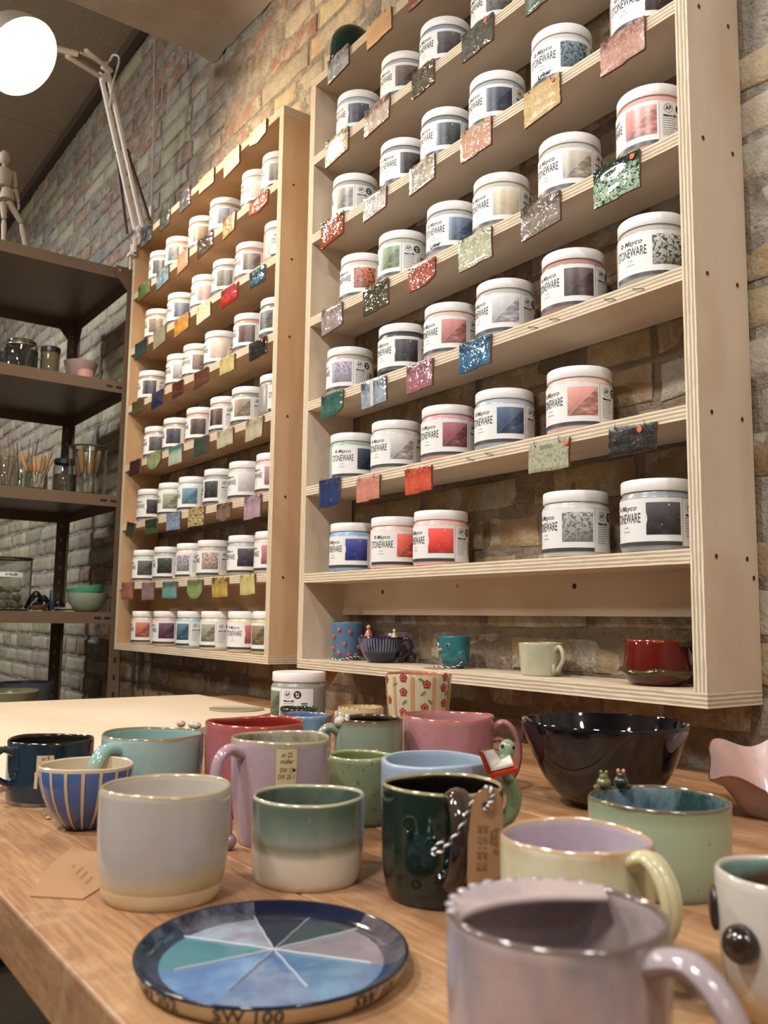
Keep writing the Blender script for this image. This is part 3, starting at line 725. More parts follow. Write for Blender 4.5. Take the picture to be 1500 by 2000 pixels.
# string on handle
M_str1=plain('e6e2da',.8,name='white_string'); M_str2=plain('16202c',.8,name='black_string')
def twine(t,pts,r=.0011,name='string',twist=2.6,col2=None):
    """two-colour twisted string"""
    for k,m in enumerate((M_str1,col2 or M_str2)):
        mb=MB(); P=[Vector(p) for p in pts]; Q=[]
        N_=max(8,len(P)*6)
        for i in range(N_+1):
            f=i/N_*(len(P)-1); j=min(int(f),len(P)-2); u=f-j; p0=P[max(0,j-1)];p1=P[j];p2=P[j+1];p3=P[min(len(P)-1,j+2)]
            c=.5*((2*p1)+(p2-p0)*u+(2*p0-5*p1+4*p2-p3)*u*u+(3*p1-p0-3*p2+p3)*u**3)
            d=(p2-p1).normalized() if (p2-p1).length>0 else Vector((0,0,1)); s=d.cross(Vector((.3,.2,.9))).normalized(); b=d.cross(s)
            an=twist*i*PI/6+k*PI; Q.append(c+(s*math.cos(an)+b*math.sin(an))*r*.6)
        mb.sweep(Q,r*.75,m,6,sub=1); mb.build(name,t)
L=lambda px_,py_,D:PD(px_,py_,D)
s_=thing('string_loop','black and white twisted string looped through the kraft tag and the dark green mug\'s handle','string',L(880,1640,.52))
o_=s_.location
twine(s_,[L(868,1640,.545)-o_,L(850,1655,.538)-o_,L(845,1668,.535)-o_,L(862,1662,.530)-o_,L(882,1640,.525)-o_,L(902,1612,.520)-o_,L(915,1580,.510)-o_,L(938,1548,.503)-o_,L(955,1537,.500)-o_,L(962,1555,.4965)-o_,L(955,1572,.4965)-o_,L(948,1580,.4985)-o_],.0010,'strand')
# flat polygon tags
def px_tag(label,cat,pts,Df,m,th=.0006,name='kraft_tag',text=None,group=None,hole=None):
    P=[PD(a_,b_,Df(a_,b_)) for a_,b_ in pts]; c=sum(P,Vector())/len(P); nrm=Vector()
    for i in range(len(P)): nrm+=(P[i]-c).cross(P[(i+1)%len(P)]-c)
    nrm.normalize(); 
    if nrm.dot(CAM-c)<0: nrm=-nrm
    P=[q-nrm*((q-c).dot(nrm)) for q in P]
    t=thing(name,label,cat,c,0,group); mb=MB(); n=len(P)
    mb.v+=[tuple(q-c) for q in P]+[tuple(q-c-nrm*th) for q in P]; mb.face(range(n),m); mb.face(list(range(n,2*n))[::-1],m)
    for i in range(n): mb.face([i,(i+1)%n,n+(i+1)%n,n+i],m)
    mb.build('card',t)
    if hole:
        hp=PD(hole[0],hole[1],Df(*hole[:2])); hp=hp-nrm*((hp-c).dot(nrm))-c; ux=(RT-nrm*RT.dot(nrm)).normalized(); uy=nrm.cross(ux)
        fn=lambda a_,b_:hp+ux*a_+uy*b_+nrm*.0004
        mb=MB(); disc(mb,fn,0,0,hole[2],plain('3a332c',.8,name='ring_grey'),18); disc(mb,lambda a_,b_:fn(a_,b_)+nrm*.0003,0,0,hole[2]*.5,plain('0c0a09',.9,name='hole_dark'),14); mb.build('eyelet',t)
    if text:
        ink=plain('5a4030',.8,name='pencil_writing'); mb=MB()
        for tx,a_,b_,ang,size in text:
            hp=PD(a_,b_,Df(a_,b_)); hp=hp-nrm*((hp-c).dot(nrm))-c; ux=(RT-nrm*RT.dot(nrm)).normalized(); uy=nrm.cross(ux); ca,sa=math.cos(R_(ang)),math.sin(R_(ang))
            put_text(mb,tx,size,ink,lambda u,v:hp+ux*(u*ca-v*sa)+uy*(u*sa+v*ca)+nrm*.0003,sx=.8,shear=.2)
        mb.build('handwriting',t)
    return t
px_tag('brown kraft card tag with a ringed hole, hanging against the dark green mug\'s right side','tag',
 [(922,1570),(932,1549),(952,1538),(970,1540),(981,1562),(980,1640),(976,1712),(945,1728),(912,1734),(914,1640)],lambda a_,b_:.500-.00005*(a_-945),M_kraft,hole=(949,1573,.0022),
 text=[('farve nr 10',969,1642,-92,.0042),('midler',961,1636,-92,.0042),('SW 101 + SW 110',947,1655,-92,.0042),('SW 117 + SW 118',936,1655,-92,.0042)])
# 5 big moustache mug, front
R,H=.0400,.0800; x,y=1.308,-.773
t=shell('moustache_mug','big mauve-grey mug with an inner lip guard and beaded rim, closest to the viewer','mug',x,y,group=CUPS)
mo=glaze([(0.,'b59a90'),(.5,'a8989a'),(.8,'9c9296'),(.93,'958b8c'),(1.,'5e5049')],H,.2,.2,10,mot='bfa39c',bump=.15)
mi=glaze([(0.,'8f8288'),(.6,'a79a9e'),(1.,'9c9092')],H,.14,.15,16,mot='b9a6a2')
vessel(t,cupprof(R,H,.84,mo,mi,glaze([(0.,'5d4f48'),(1.,'6d5f58')],H),None,.0028,curve=3),12,H=H,a=.004,rimw=.0006)
mh=glaze([(0.,'a8969a'),(.6,'c2a8a4'),(1.,'a89ca0')],H,.12,.2,18,mot='9a8c90')
handle(R*.93,R*.99,.0735,.020,.030,.0058,mh,rel(x,y,52),.7).build('handle',t)
ra=rel(x,y,0); fr=Vector((math.cos(ra),math.sin(ra),0)); rt=Vector((-fr.y,fr.x,0))
def uv_(u,v,z,k=1.): return rt*(u*R*k)-fr*(v*R*k)+Vector((0,0,z))
inner=[(-.90,-.34),(-.78,-.06),(-.59,.18),(-.38,.35),(-.12,.49),(.18,.58),(.48,.64)]
arc=[(math.cos(R_(p))*.965,math.sin(R_(p))*.965) for p in(201,188,174,158,140,120,100,80,62)]
mb=MB(); n=len(inner)
out_=[arc[int(i*(len(arc)-1)/(n-1))] for i in range(n)]
ml=glaze([(0.,'c4aeaa'),(1.,'bba7a4')],H,.15,.1,20,mot='a89a9c')
mb.v+=[tuple(uv_(u,v,H+.0005)) for u,v in out_]+[tuple(uv_(u,v,H-.0012)) for u,v in inner]+[tuple(uv_(u,v,H-.0038)) for u,v in inner]+[tuple(uv_(u,v,H-.0030)) for u,v in out_]
for i in range(n-1):
    for k in range(3): mb.face([k*n+i,k*n+i+1,(k+1)*n+i+1,(k+1)*n+i],ml,None,True)
mb.face([n-1,2*n-1,3*n-1,4*n-1],ml); mb.build('lip_guard',t)
mb=MB(); mb.sweep([uv_(u,v,H-.0022) for u,v in inner],.0014,ml,8); mb.build('guard_edge',t)
for i,p in enumerate((196,184,171,158,146,134,118,102,86,74)):
    mb=MB(); mb.ball(uv_(math.cos(R_(p))*.955,math.sin(R_(p))*.955,H+.0002),.0019,glaze([(0.,'b0a0a2'),(1.,'a89ca0')],H,.06),(1.3,1.3,.55),12); mb.build('bead',t)
# 6 yellow cream mug with lilac inside
R,H=.0404,.0700; x,y=1.203,-.646
t=shell('mug','cream-yellow mug with a pale lilac inside and broad ribbed handle','mug',x,y,group=CUPS)
mo=glaze([(0.,'c9bd94'),(.5,'cdc6a0'),(.85,'c8c39e'),(.97,'bda27c'),(1.,'b08a68')],H,.22,.1,14,mot='d4ceb0')
mi=glaze([(0.,'a898a8'),(.6,'b7a6b4'),(1.,'c0aeb8')],H,.1,.1,12,mot='c6b6c2')
vessel(t,cupprof(R,H,.9,mo,mi,glaze([(0.,'bd9a78'),(1.,'c4a684')],H),None,.0022,curve=3),21,H=H,a=.02,rimw=.0022)
az=rel(x,y,46); mh=glaze([(0.,'c2b184'),(.5,'cdc39a'),(1.,'c9c19a')],H,.18,.15)
handle(R*.95,R,.0655,.020,.021,.0048,mh,az,.9,side=0).build('handle',t)
d=Vector((math.cos(az),math.sin(az),0)); s=Vector((-d.y,d.x,0))
for k in(-1,1):
    mb=handle(R*.95,R,.066,.0195,.0215,.0026,mh,az,1.); b_=mb
    b_.v=[tuple(Vector(v)+s*k*.0042) for v in b_.v]; b_.build('handle_rib',t)
# 7 celadon mug with frogs on rim
R,H=.0485,.0610; x,y=1.131,-.48
t=shell('mug','wide celadon-green mug, streaky blue inside, with two small frogs sitting on its rim','mug',x,y,group=CUPS)
mo=glaze([(0.,'96a083'),(.4,'9fae92'),(.8,'a3b095'),(.95,'8f9878'),(.985,'4d4a34'),(1.,'4a4436')],H,.25,.05,30,speck='6e7a60',spn=160,spt=.74,bump=.12,drip=True)
mi=glaze([(0.,'3c4c5e'),(.45,'5a7286'),(.75,'6c8698'),(1.,'8fa0a4')],H,.09,.3,60,mot='2f4a44',drip=True)
vessel(t,cupprof(R,H,.88,mo,mi,glaze([(0.,'5c5442'),(1.,'6a604a')],H),None,.0028,curve=4),31,H=H)
def rimpt(x,y,R,u,v,z): 
    ra=rel(x,y,0); fr=Vector((math.cos(ra),math.sin(ra),0)); rt=Vector((-fr.y,fr.x,0)); return rt*(u*R)-fr*(v*R)+Vector((0,0,z))
for k,(u,v,c1) in enumerate(((-.80,.52,'6f6a44'),(-.55,.75,'33372a'))):
    m=glaze([(0.,c1),(1.,c1)],H,.08,.05); p=rimpt(x,y,R,u,v,H+.003)
    mb=MB(); mb.ball(p,.0052,m,(1.1,1.1,.9),14); mb.ball(p+Vector((0,0,.0045)),.0036,m,(1,1,.85),12)
    mb.ball(p+rimpt(x,y,.0052,-.9 if k==0 else .9,-.4,-.003),.0030,m,(1,1,.8),10); mb.ball(p+rimpt(x,y,.005,-.2,.3,-.007),.0022,m,(.8,.8,2.2),8)
    fo=mb.build('frog',t)
    mb=MB(); e_='c98d5a' if k else '6f6a44'
    for sx in(-1,1): mb.ball(p+rimpt(x,y,.0024,sx*.8,-.2,.0078),.0014,plain(e_,.2,name='frog_eye'),(1,1,1.3),10)
    mb.build('eyes',fo)
# 8 white mug with black nose, right edge
R,H=.0345,.0660; q=Pz(1543,1703,ZT+H); x,y=q.x,q.y
t=shell('animal_mug','white animal-face mug with round black nose, brown and aqua inside, at the right edge','mug',x,y,group=CUPS)
mo=glaze([(0.,'a9845a'),(.16,'b08a5e'),(.26,'c4b296'),(.34,'c9c4bc'),(1.,'cfcac2')],H,.2,.14,16)
mi=glaze([(0.,'2a1a14'),(.60,'4a2e22'),(.8,'5b4334'),(.9,'7fa294'),(1.,'9ab5a8')],H,.1,.2,22)
vessel(t,cupprof(R,H,.80,mo,mi,glaze([(0.,'c4beb2'),(1.,'c4beb2')],H),None,.0030,curve=2.6),41,H=H,a=.006)
mk=glaze([(0.,'1e1512'),(1.,'2c201a')],H,.15,.1)
mb=MB(); az=rel(x,y,-38); mb.ball((math.cos(az)*R*1.02,math.sin(az)*R*1.02,.038),.0088,mk,(1,1,1),22); mb.build('nose',t)
mb=MB(); az=rel(x,y,-84); mb.ball((math.cos(az)*R*1.0,math.sin(az)*R*1.0,.046),.0095,mk,(.35,.9,1.15),16,M=Matrix.Rotation(az,3,'Z')); mb.build('ear',t)
# 9 black bowl
R,H=.0845,.0835; x,y=.921,-.289
t=shell('bowl','large glossy black bowl standing at the back right under the wall rack','bowl',x,y)
mk=glaze([(0.,'08070a'),(1.,'0d0c12')],H,.05,.02,bump=.04)
mbb=MB(); P=[(0,.002),(.030,.002),(.033,0),(.036,.001),(.043,.006),(.053,.015),(.0615,.0265),(.068,.038),(.0735,.050),(.0785,.062),(.0823,.072),(.0843,.0790),(.0846,.0820),(.0835,.0838),(.0815,.0833),(.0800,.0790),(.0780,.071),(.0740,.062),(.0690,.050),(.0635,.039),(.057,.028),(.049,.018),(.038,.010),(.024,.007),(0,.006)]
mbb.lathe(P,mk,96,wob=wobf(H,51,.003,.02,.0004)); mbb.build('bowl_body',t)
# 11 light blue bowl-cup with bookworm
R,H=.0462,.0700; x,y=.957,-.542
t=shell('bookworm_cup','light blue cup whose handle is a green worm reading a red book','cup',x,y,group=CUPS)
mo=glaze([(0.,'8597ab'),(.8,'98a9bc'),(1.,'a3b2c3')],H,.38,.08,20,speck='b8c2cc',spn=200,spt=.74); 
vessel(t,cupprof(R,H,.86,mo,glaze([(0.,'8699ae'),(1.,'9fb0c2')],H,.35,.1),None,None,.0046,curve=3),61,H=H,a=.02,rimw=.002)
T0=Vector((x,y,ZT+.0002)); G=lambda a_,b_,D:PD(a_,b_,D)-T0
mg=glaze([(0.,'7a8a60'),(1.,'8ea284')],.08,.12,.1,20,speck='6a7a58',spn=200)
mb=MB(); mb.sweep([G(930,1612,.735),G(962,1612,.722),G(992,1595,.714),G(1004,1565,.712),G(998,1535,.712),G(985,1512,.713),G(986,1490,.714),G(991,1468,.716)],[.0055,.0058,.0060,.0062,.0060,.0055,.0050,.0052],mg,16); wo=mb.build('worm_handle',t)
mb=MB(); mb.ball(G(991,1463,.7165),.0068,mg,(1,1,1.15),20); wh=mb.build('worm_head',t)
mb=MB()
for a_,b_ in((981,1457),(1003,1460)): mb.ball(G(a_,b_,.7115),.0013,plain('15120f',.2,name='eye_black'),(1,1,1.4),10)
mb.build('eyes',wh)
mb=MB()
for k in range(2): mb.sweep([G(982,1522+5*k,.7055),G(990,1526+5*k,.7045),G(1003,1522+5*k,.7055)],.0004,plain('3f4a30',.3,name='dark_line'),6)
mb.build('stripe',wo)
A1,A2=G(957,1513,.690),G(977,1494,.712); Lf,Ln=G(956,1464,.712),G(939,1466,.690); Rf,Rn=G(1000,1478,.712),G(1013,1500,.690)
def slab(mb,q,th,m):
    n_=(q[1]-q[0]).cross(q[3]-q[0]).normalized()*th; b=len(mb.v); mb.v+=[tuple(p) for p in q]+[tuple(p+n_) for p in q]
    for f in((0,1,2,3),(7,6,5,4),(0,4,5,1),(1,5,6,2),(2,6,7,3),(3,7,4,0)): mb.face([b+i for i in f],m)
mred=glaze([(0.,'a32a14'),(1.,'b2341a')],.08,.08,.05)
mb=MB(); slab(mb,[A1,A2,Lf,Ln],-.0022,mred); slab(mb,[A1,A2,Rf,Rn],.0030,mred); bk=mb.build('book_cover',t)
sh=lambda a_,b_,k:a_.lerp(b_,k); up_=(Lf+Rf)/2-A2; up_.normalize()
mpg=glaze([(0.,'ddd8cc'),(1.,'e2ddd2')],.08,.2,.02)
mb=MB(); U=up_*.0016
slab(mb,[A1.lerp(A2,.12)+U,A2+U,sh(A2,Lf,.86)+U,sh(A1,Ln,.86).lerp(sh(A2,Lf,.86),.12)+U],.0020,mpg)
slab(mb,[A1.lerp(A2,.12)+U,A2+U,sh(A2,Rf,.84)+U,sh(A1,Rn,.84).lerp(sh(A2,Rf,.84),.12)+U],-.0020,mpg); mb.build('pages',t)
# 12 pink mug
R,H=.0511,.0800; x,y=.772,-.373
t=shell('mug','wide dusty-pink mug with a long looping pink handle on the right','mug',x,y,group=CUPS)
mo=glaze([(0.,'a3666c'),(.6,'b0767a'),(.95,'b57a7c'),(1.,'b06a5c')],H,.22,.1,14,mot='b9858a')
vessel(t,cupprof(R,H,.86,mo,glaze([(0.,'a8757c'),(1.,'bb8688')],H,.1,.1),glaze([(0.,'b06858'),(1.,'b06858')],H),None,.003,curve=3),71,H=H,a=.014,rimw=.0018)
az=rel(x,y,86); d=Vector((math.cos(az),math.sin(az),0)); mp=glaze([(0.,'9c5c62'),(1.,'b2767a')],H,.15,.1)
mb=MB(); mb.sweep([d*r+Vector((0,0,z)) for r,z in((R*.97,.068),(R+.010,.0735),(R+.020,.066),(R+.0265,.050),(R+.026,.030),(R+.017,.014),(R*.93,.012))],[.0058,.0046,.0042,.004,.004,.0045,.0058],mp,12,flat=.75,up=(-d.y,d.x,0)); mb.build('handle',t)
mb=MB(); mb.sweep([d*r+Vector((0,0,z)) for r,z in((R*.95,.054),(R+.007,.055),(R+.0105,.050),(R+.007,.045),(R+.002,.046))],[.004,.0034,.0032,.003,.002],mp,10,flat=.8,up=(-d.y,d.x,0)); mb.build('curl',t)
# 13 floral cup
R,H=.0464,.1100; x,y=.549,-.239
t=shell('floral_cup','tall cream cup painted with red flowers and peach stripes, salmon inside','cup',x,y,group=CUPS)
cr=glaze([(0.,'c9bb9a'),(1.,'cfc7a8')],H,.2,.08); 
pf=cupprof(R,H,.74,cr,glaze([(0.,'b9705a'),(1.,'c07c66')],H,.1),glaze([(0.,'c08a68'),(1.,'c08a68')],H),None,.003,curve=1.6)
vessel(t,pf,81,H=H,a=0.,rimw=.0012)
def rz13(z): k=max(0,min(1,z/H)); return R*(.74+.26*(1-(1-k)**1.6))
def u2a(u): return rel(x,y,math.degrees(math.asin(max(-.99,min(.99,u)))))
mpe=plain('b98a5e',.25,name='peach_stripe')
for u in(-.72,-.18,.46,.90,-.98):
    mb=MB(); f=cylmap(R,u2a(u),0,.0006,rz13); w_=.0026
    patch(mb,lambda a_,b_:f(a_,b_),-w_,w_,.003,H-.003,mpe,2,8); mb.build('painted_stripe',t)
mfr=plain('8e2a22',.25,name='flower_red'); mfp=plain('cf7d68',.25,name='flower_pink'); mlf=plain('6d7a52',.3,name='leaf_green')
def flower(u,z,s=.0058):
    f=cylmap(R,u2a(u),z,.0008,rz13); mb=MB()
    for i in range(5): disc(mb,f,s*.62*math.cos(i*1.257+.3),s*.62*math.sin(i*1.257+.3),s*.42,mfr,10)
    g=cylmap(R,u2a(u),z,.0012,rz13)
    for i in range(5): disc(mb,g,s*.5*math.cos(i*1.257+.3),s*.5*math.sin(i*1.257+.3),s*.22,mfp,8)
    h=cylmap(R,u2a(u),z,.0016,rz13); disc(mb,h,0,0,s*.26,mfr,10); mb.build('painted_flower',t)
pxm=1736/1.25
for px_,py_ in((788,1327),(788,1353),(786,1391),(832,1338),(829,1381),(867,1325),(864,1345),(866,1374),(756,1332),(760,1370),(828,1415),(790,1425)):
    flower((px_-817)/64,H-(py_-1321)/pxm)
for px_,py_,r_ in((826,1355,.6),(790,1372,.7),(840,1371,-.7),(822,1330,-.5),(870,1356,.6),(772,1340,.6)):
    f=cylmap(R,u2a((px_-817)/64),H-(py_-1321)/pxm,.0007,rz13); mb=MB(); b=0
    mb.v+=[tuple(f(a_*math.cos(r_)-b_*math.sin(r_),a_*math.sin(r_)+b_*math.cos(r_))) for a_,b_ in((-.005,0),(-.002,.0018),(.003,.0014),(.005,0),(.002,-.0016),(-.003,-.0014))]; mb.face(range(6),mlf); mb.build('painted_leaf',t)
# 14 sage cup
R,H=.0300,.0600; x,y=.849,-.543
t=shell('cup','narrow olive-sage speckled cup without handle, between the lilac mug and the light blue cup','cup',x,y,group=CUPS)
mo=glaze([(0.,'6f7857'),(.5,'7d8764'),(.9,'7f8966'),(1.,'a2a67a')],H,.3,.06,20,speck='5a6448',spn=300,spt=.66)
vessel(t,cupprof(R,H,.93,mo,glaze([(0.,'5f6a4a'),(1.,'77824f')],H,.1,.1),glaze([(0.,'a7aa80'),(1.,'a7aa80')],H),None,.0024,curve=5),91,H=H,a=.006)
# 15 grey-green mug, black inside, creature on handle, flower
R,H=.0360,.0800; x,y=.753,-.467
t=shell('mug','grey-green mug with black inside, a white creature on its handle and a pink daisy','mug',x,y,group=CUPS)
mo=glaze([(0.,'7d8a76'),(.9,'8c9a86'),(.98,'6a5a40'),(1.,'40342a')],H,.25,.05,20)
vessel(t,cupprof(R,H,.92,mo,glaze([(0.,'0c0a0a'),(.94,'15110f'),(1.,'4a3826')],H,.06,.05),glaze([(0.,'54422c'),(1.,'54422c')],H),None,.0026,curve=4),95,H=H)
handle(R,R,.069,.030,.020,.0056,glaze([(0.,'78866f'),(1.,'8a9a84')],H,.2,.1),rel(x,y,-72),.8).build('handle',t)
T0=Vector((x,y,ZT+.0002)); mw=glaze([(0.,'cfc6b4'),(1.,'d4ccbc')],.08,.15,.05)
mb=MB(); c0=G2=PD(664,1409,.93)-T0; mb.ball(c0,.0062,mw,(1.1,1,1.),16); mb.ball(PD(678,1405,.93)-T0,.0042,mw,(.7,.7,1.4),12); mb.ball(PD(657,1397,.93)-T0,.0026,mw,(.8,.8,1.9),10); mb.ball(PD(664,1399,.935)-T0,.0022,mw,(.7,.7,2.),10); fo=mb.build('creature',t)
twine(t,[PD(682,1411,.925)-T0,PD(690,1416,.918)-T0,PD(694,1424,.915)-T0,PD(688,1432,.918)-T0,PD(683,1424,.922)-T0,PD(692,1419,.915)-T0,PD(704,1413,.915)-T0,PD(712,1418,.915)-T0],.0009)
mfl=glaze([(0.,'b5806e'),(1.,'b5806e')],.08,.25,.05); az=rel(x,y,12); f=cylmap(R,az,.046,.001)
mb=MB()
for i in range(9):
    a_=i*2*PI/9; mb.ball(f(.0042*math.cos(a_),.0042*math.sin(a_)),.0022,mfl,(1,1,1),8)
mb.ball(f(0,0),.0026,mfl,(1,1,1),10); mb.build('daisy',t)
# 16 cream bowl behind
R,H=.0300,.0700; x,y=.560,-.345
t=shell('cup','small plain cream cup, half hidden behind the grey-green mug with the daisy','cup',x,y,group=CUPS)
mo=glaze([(0.,'cbb68e'),(1.,'d2c09a')],H,.2,.05); vessel(t,cupprof(R,H,.8,mo,mo,glaze([(0.,'b08a56'),(1.,'b08a56')],H),None,.003,curve=2.4),97,H=H)
# 17 blue mug
R,H=.0290,.0750; x,y=.650,-.482
t=shell('cup','blue mottled cup with a violet-blue inside, behind the red mug','cup',x,y,group=CUPS)
mo=glaze([(0.,'3f5f8a'),(.7,'4d74a0'),(.95,'5d82a8'),(1.,'8a9aa8')],H,.15,.15,26,mot='7f9cb5')
vessel(t,cupprof(R,H,.9,mo,glaze([(0.,'4a5488'),(1.,'6a76a0')],H,.08,.2,40,mot='8890a8'),None,None,.0026,curve=3),99,H=H)
px_tag('small brown paper strip leaning on the blue mottled cup','tag',[(640,1399),(650,1396),(650,1402),(641,1424),(637,1440),(632,1436),(632,1415)],lambda a_,b_:.945,plain('6e4c34',.8,name='brown_paper'),name='paper_strip')
# 18 dark green cup glimpsed
R,H=.024,.0715; q=Pz(543,1396,ZT+H); x,y=.545,-.43
t=shell('cup','dark green cup of which only the far rim shows behind the red mug','cup',x,y,group=CUPS)
mo=glaze([(0.,'1d2a1a'),(1.,'2a3a24')],H,.08,.1); vessel(t,cupprof(R,H,.9,mo,mo,None,None,.003),101,H=H)
# 19 red mug
R,H=.0474,.0845; x,y=.755,-.604
t=shell('mug','rose-red mug with a glossy crimson inside, behind the lilac mug','mug',x,y,group=CUPS)
mo=glaze([(0.,'8e3f44'),(.5,'a5565a'),(.95,'a85a58'),(1.,'a5463a')],H,.25,.1,14,mot='a8646a')
vessel(t,cupprof(R,H,.88,mo,glaze([(0.,'5e1412'),(.7,'74201c'),(1.,'8e3026')],H,.07,.1),glaze([(0.,'a8503e'),(1.,'a8503e')],H),None,.0028,curve=3),103,H=H,a=.012,rimw=.0018)
# 20 lilac mug
R,H=.0420,.0850; x,y=.871,-.641
t=shell('mug','lilac mug with masking-tape note nr 22, moss-speckled inside and curled handle','mug',x,y,group=CUPS)
mo=glaze([(0.,'a3878c'),(.5,'b59fa6'),(.9,'b3a2a8'),(.985,'a39682'),(1.,'a08a68')],H,.2,.12,14,mot='b39aa2')
mi=glaze([(0.,'948f78'),(.5,'a39e88'),(1.,'a8a590')],H,.1,.2,30,mot='6a6238')
vessel(t,cupprof(R,H,.80,mo,mi,glaze([(0.,'b0a284'),(1.,'b0a284')],H),None,.0026,curve=2.2),107,H=H,a=.014,rimw=.0016)
az=rel(x,y,-52); d=Vector((math.cos(az),math.sin(az),0)); s=Vector((-d.y,d.x,0)); mh=glaze([(0.,'9c8288'),(1.,'b398a0')],H,.1,.15)
mb=MB(); mb.sweep([d*r+Vector((0,0,z))-s*k for r,z,k in((R*.96,.074,0),(R+.010,.0785,0),(R+.020,.070,0),(R+.0215,.052,0),(R+.015,.034,0),(R+.009,.022,.001),(R+.008,.010,.002))],[.0072,.0058,.0056,.0056,.0054,.0050,.0046],mh,14,flat=.75,up=s); ha=mb.build('handle',t)
mb=MB(); mb.ball(d*(R+.007)+Vector((0,0,.0068))-s*.001,.0066,mh,(1,1,1),16); mb.build('curl',ha)
M_tape=plain('c9b48a',.6,name='masking_tape')
def rzf(R,H,rb,cv): return lambda z:R*(rb+(1-rb)*(1-(1-max(0,min(1,z/H)))**cv))
f=cylmap(R,rel(x,y,7),0,.0011,rzf(R,H,.80,2.2)); g=cylmap(R,rel(x,y,7),0,.0014,rzf(R,H,.80,2.2))
mb=MB(); patch(mb,f,-.0082,.0082,.036,.0800,M_tape,6,8); tp=mb.build('tape_note',t)
mb=MB()
for i,(tx,z) in enumerate((('nr 22',.0755),('midler',.0705),('SW 13',.0635),('SW 25 1',.0585))): put_text(mb,tx,.0054,M_ink,lambda a_,b_:g(a_,z+b_),sx=.72,shear=.15)
disc(mb,g,.0062,.0637,.0012,M_ink,8); mb.build('handwriting',tp)
# 21 aqua mug
R,H=.0497,.0700; x,y=.683,-.678
t=shell('mug','pale aqua mug with brown flecks inside and a thick handle, tiny shells on its rim','mug',x,y,group=CUPS)
mo=glaze([(0.,'8a8a66'),(.3,'8f9a7c'),(.55,'9cb6b2'),(.95,'a2bdb8'),(.99,'9a8a68'),(1.,'9a8a68')],H,.14,.18,10,speck='5d6458',spn=140,spt=.76)
mi=glaze([(0.,'7f9f9a'),(1.,'9abab4')],H,.08,.1,12,speck='4a4030',spn=90,spt=.72,drip=True)
vessel(t,cupprof(R,H,.9,mo,mi,glaze([(0.,'8f8262'),(1.,'8f8262')],H),None,.0026,curve=3),109,H=H)
az=rel(x,y,-44); handle(R*.92,R*.98,.0580,.012,.027,.0078,glaze([(0.,'8a9a80'),(.45,'a5a37c'),(.8,'8fb0aa'),(1.,'93b2ac')],.07,.12,.15,30),az,.75,drop=.004,inset=.006).build('handle',t)
for u,v,c1 in((.55,.86,'c9a08c'),(.78,.66,'cfc6b8'),(.86,.52,'b8b0a4')):
    mb=MB(); p=rimpt(x,y,R,u,v,H+.003); mb.ball(p,.0046,glaze([(0.,c1),(1.,c1)],.07,.15),(1.2,1,.8),12); mb.build('shell',t)
# 22 striped bowl
R,H=.0400,.0545; x,y=.739,-.761
t=shell('bowl','small bowl with cobalt-blue and cream vertical stripes, cream inside, near the left edge','bowl',x,y,group=CUPS)
mc=glaze([(0.,'cdb897'),(1.,'d2c0a2')],H,.2,.05); mbl=glaze([(0.,'35497a'),(.6,'4562a0'),(1.,'4d70b0')],H,.18,.12,20); mdk=plain('1a1c24',.4,name='stripe_edge')
ra=rel(x,y,0)
def stripe(th,z):
    k=((th-ra)/(2*PI)*17+.23)%1; return mc if k<.19 else (mdk if (k<.225 or k>.965) else mbl)
P=[(0,.001,mc),(.010,.001,mc),(.012,0,stripe),(.016,.0012,stripe),(.0235,.008,stripe),(.0305,.018,stripe),(.0355,.029,stripe),(.0388,.041,stripe),(.0400,.0515,mc),(.0398,.0540,mc),(.0386,.0548,mc),(.0374,.0538,mc),(.0370,.0500,mc),(.0356,.040,mc),(.0322,.028,mc),(.0270,.0175,mc),(.0190,.009,mc),(0,.006,mc)]
mb=MB(); mb.lathe(P,mc,340,wob=wobf(H,111,.006,.02,.0010)); mb.build('bowl_body',t)
# 23 dark blue mug
R,H=.0413,.0605; x,y=.601,-.753
t=shell('mug','dark inky-blue mug with a tape note nr 9 and bare clay foot, far left','mug',x,y,group=CUPS)
mo=glaze([(0.,'c4ae8c'),(.045,'c4ae8c'),(.075,'1c2a36'),(.4,'16233c'),(.8,'1a2a3c'),(.96,'141a1e'),(1.,'1c1712')],H,.08,.03,40,mot='1f3a48')
mi=glaze([(0.,'14140f'),(.8,'24261e'),(1.,'1a1612')],H,.06,.15,20)
vessel(t,cupprof(R,H,.95,mo,mi,glaze([(0.,'1c1712'),(1.,'2a2018')],H),None,.0026,curve=5),113,H=H,rimw=.0014)
handle(R*.97,R,.052,.022,.021,.0048,glaze([(0.,'101a2c'),(.6,'1a2c48'),(1.,'3a3a2a')],H,.06,.2),rel(x,y,-60),.65).build('handle',t)
f=cylmap(R,rel(x,y,-6),0,.0009); g=cylmap(R,rel(x,y,-6),0,.0013)
mb=MB(); patch(mb,f,-.0078,.0078,.033,.0490,M_tape,5,2); patch(mb,f,-.0090,-.0060,.018,.0335,M_tape,2,2); tp=mb.build('tape_note',t)
mb=MB(); put_text(mb,'nr 9',.0056,M_ink,lambda a_,b_:g(a_,.0462+b_),sx=.75,shear=.15); put_text(mb,'midler',.0054,M_ink,lambda a_,b_:g(a_,.0415+b_),sx=.75,shear=.15); mb.build('handwriting',tp)

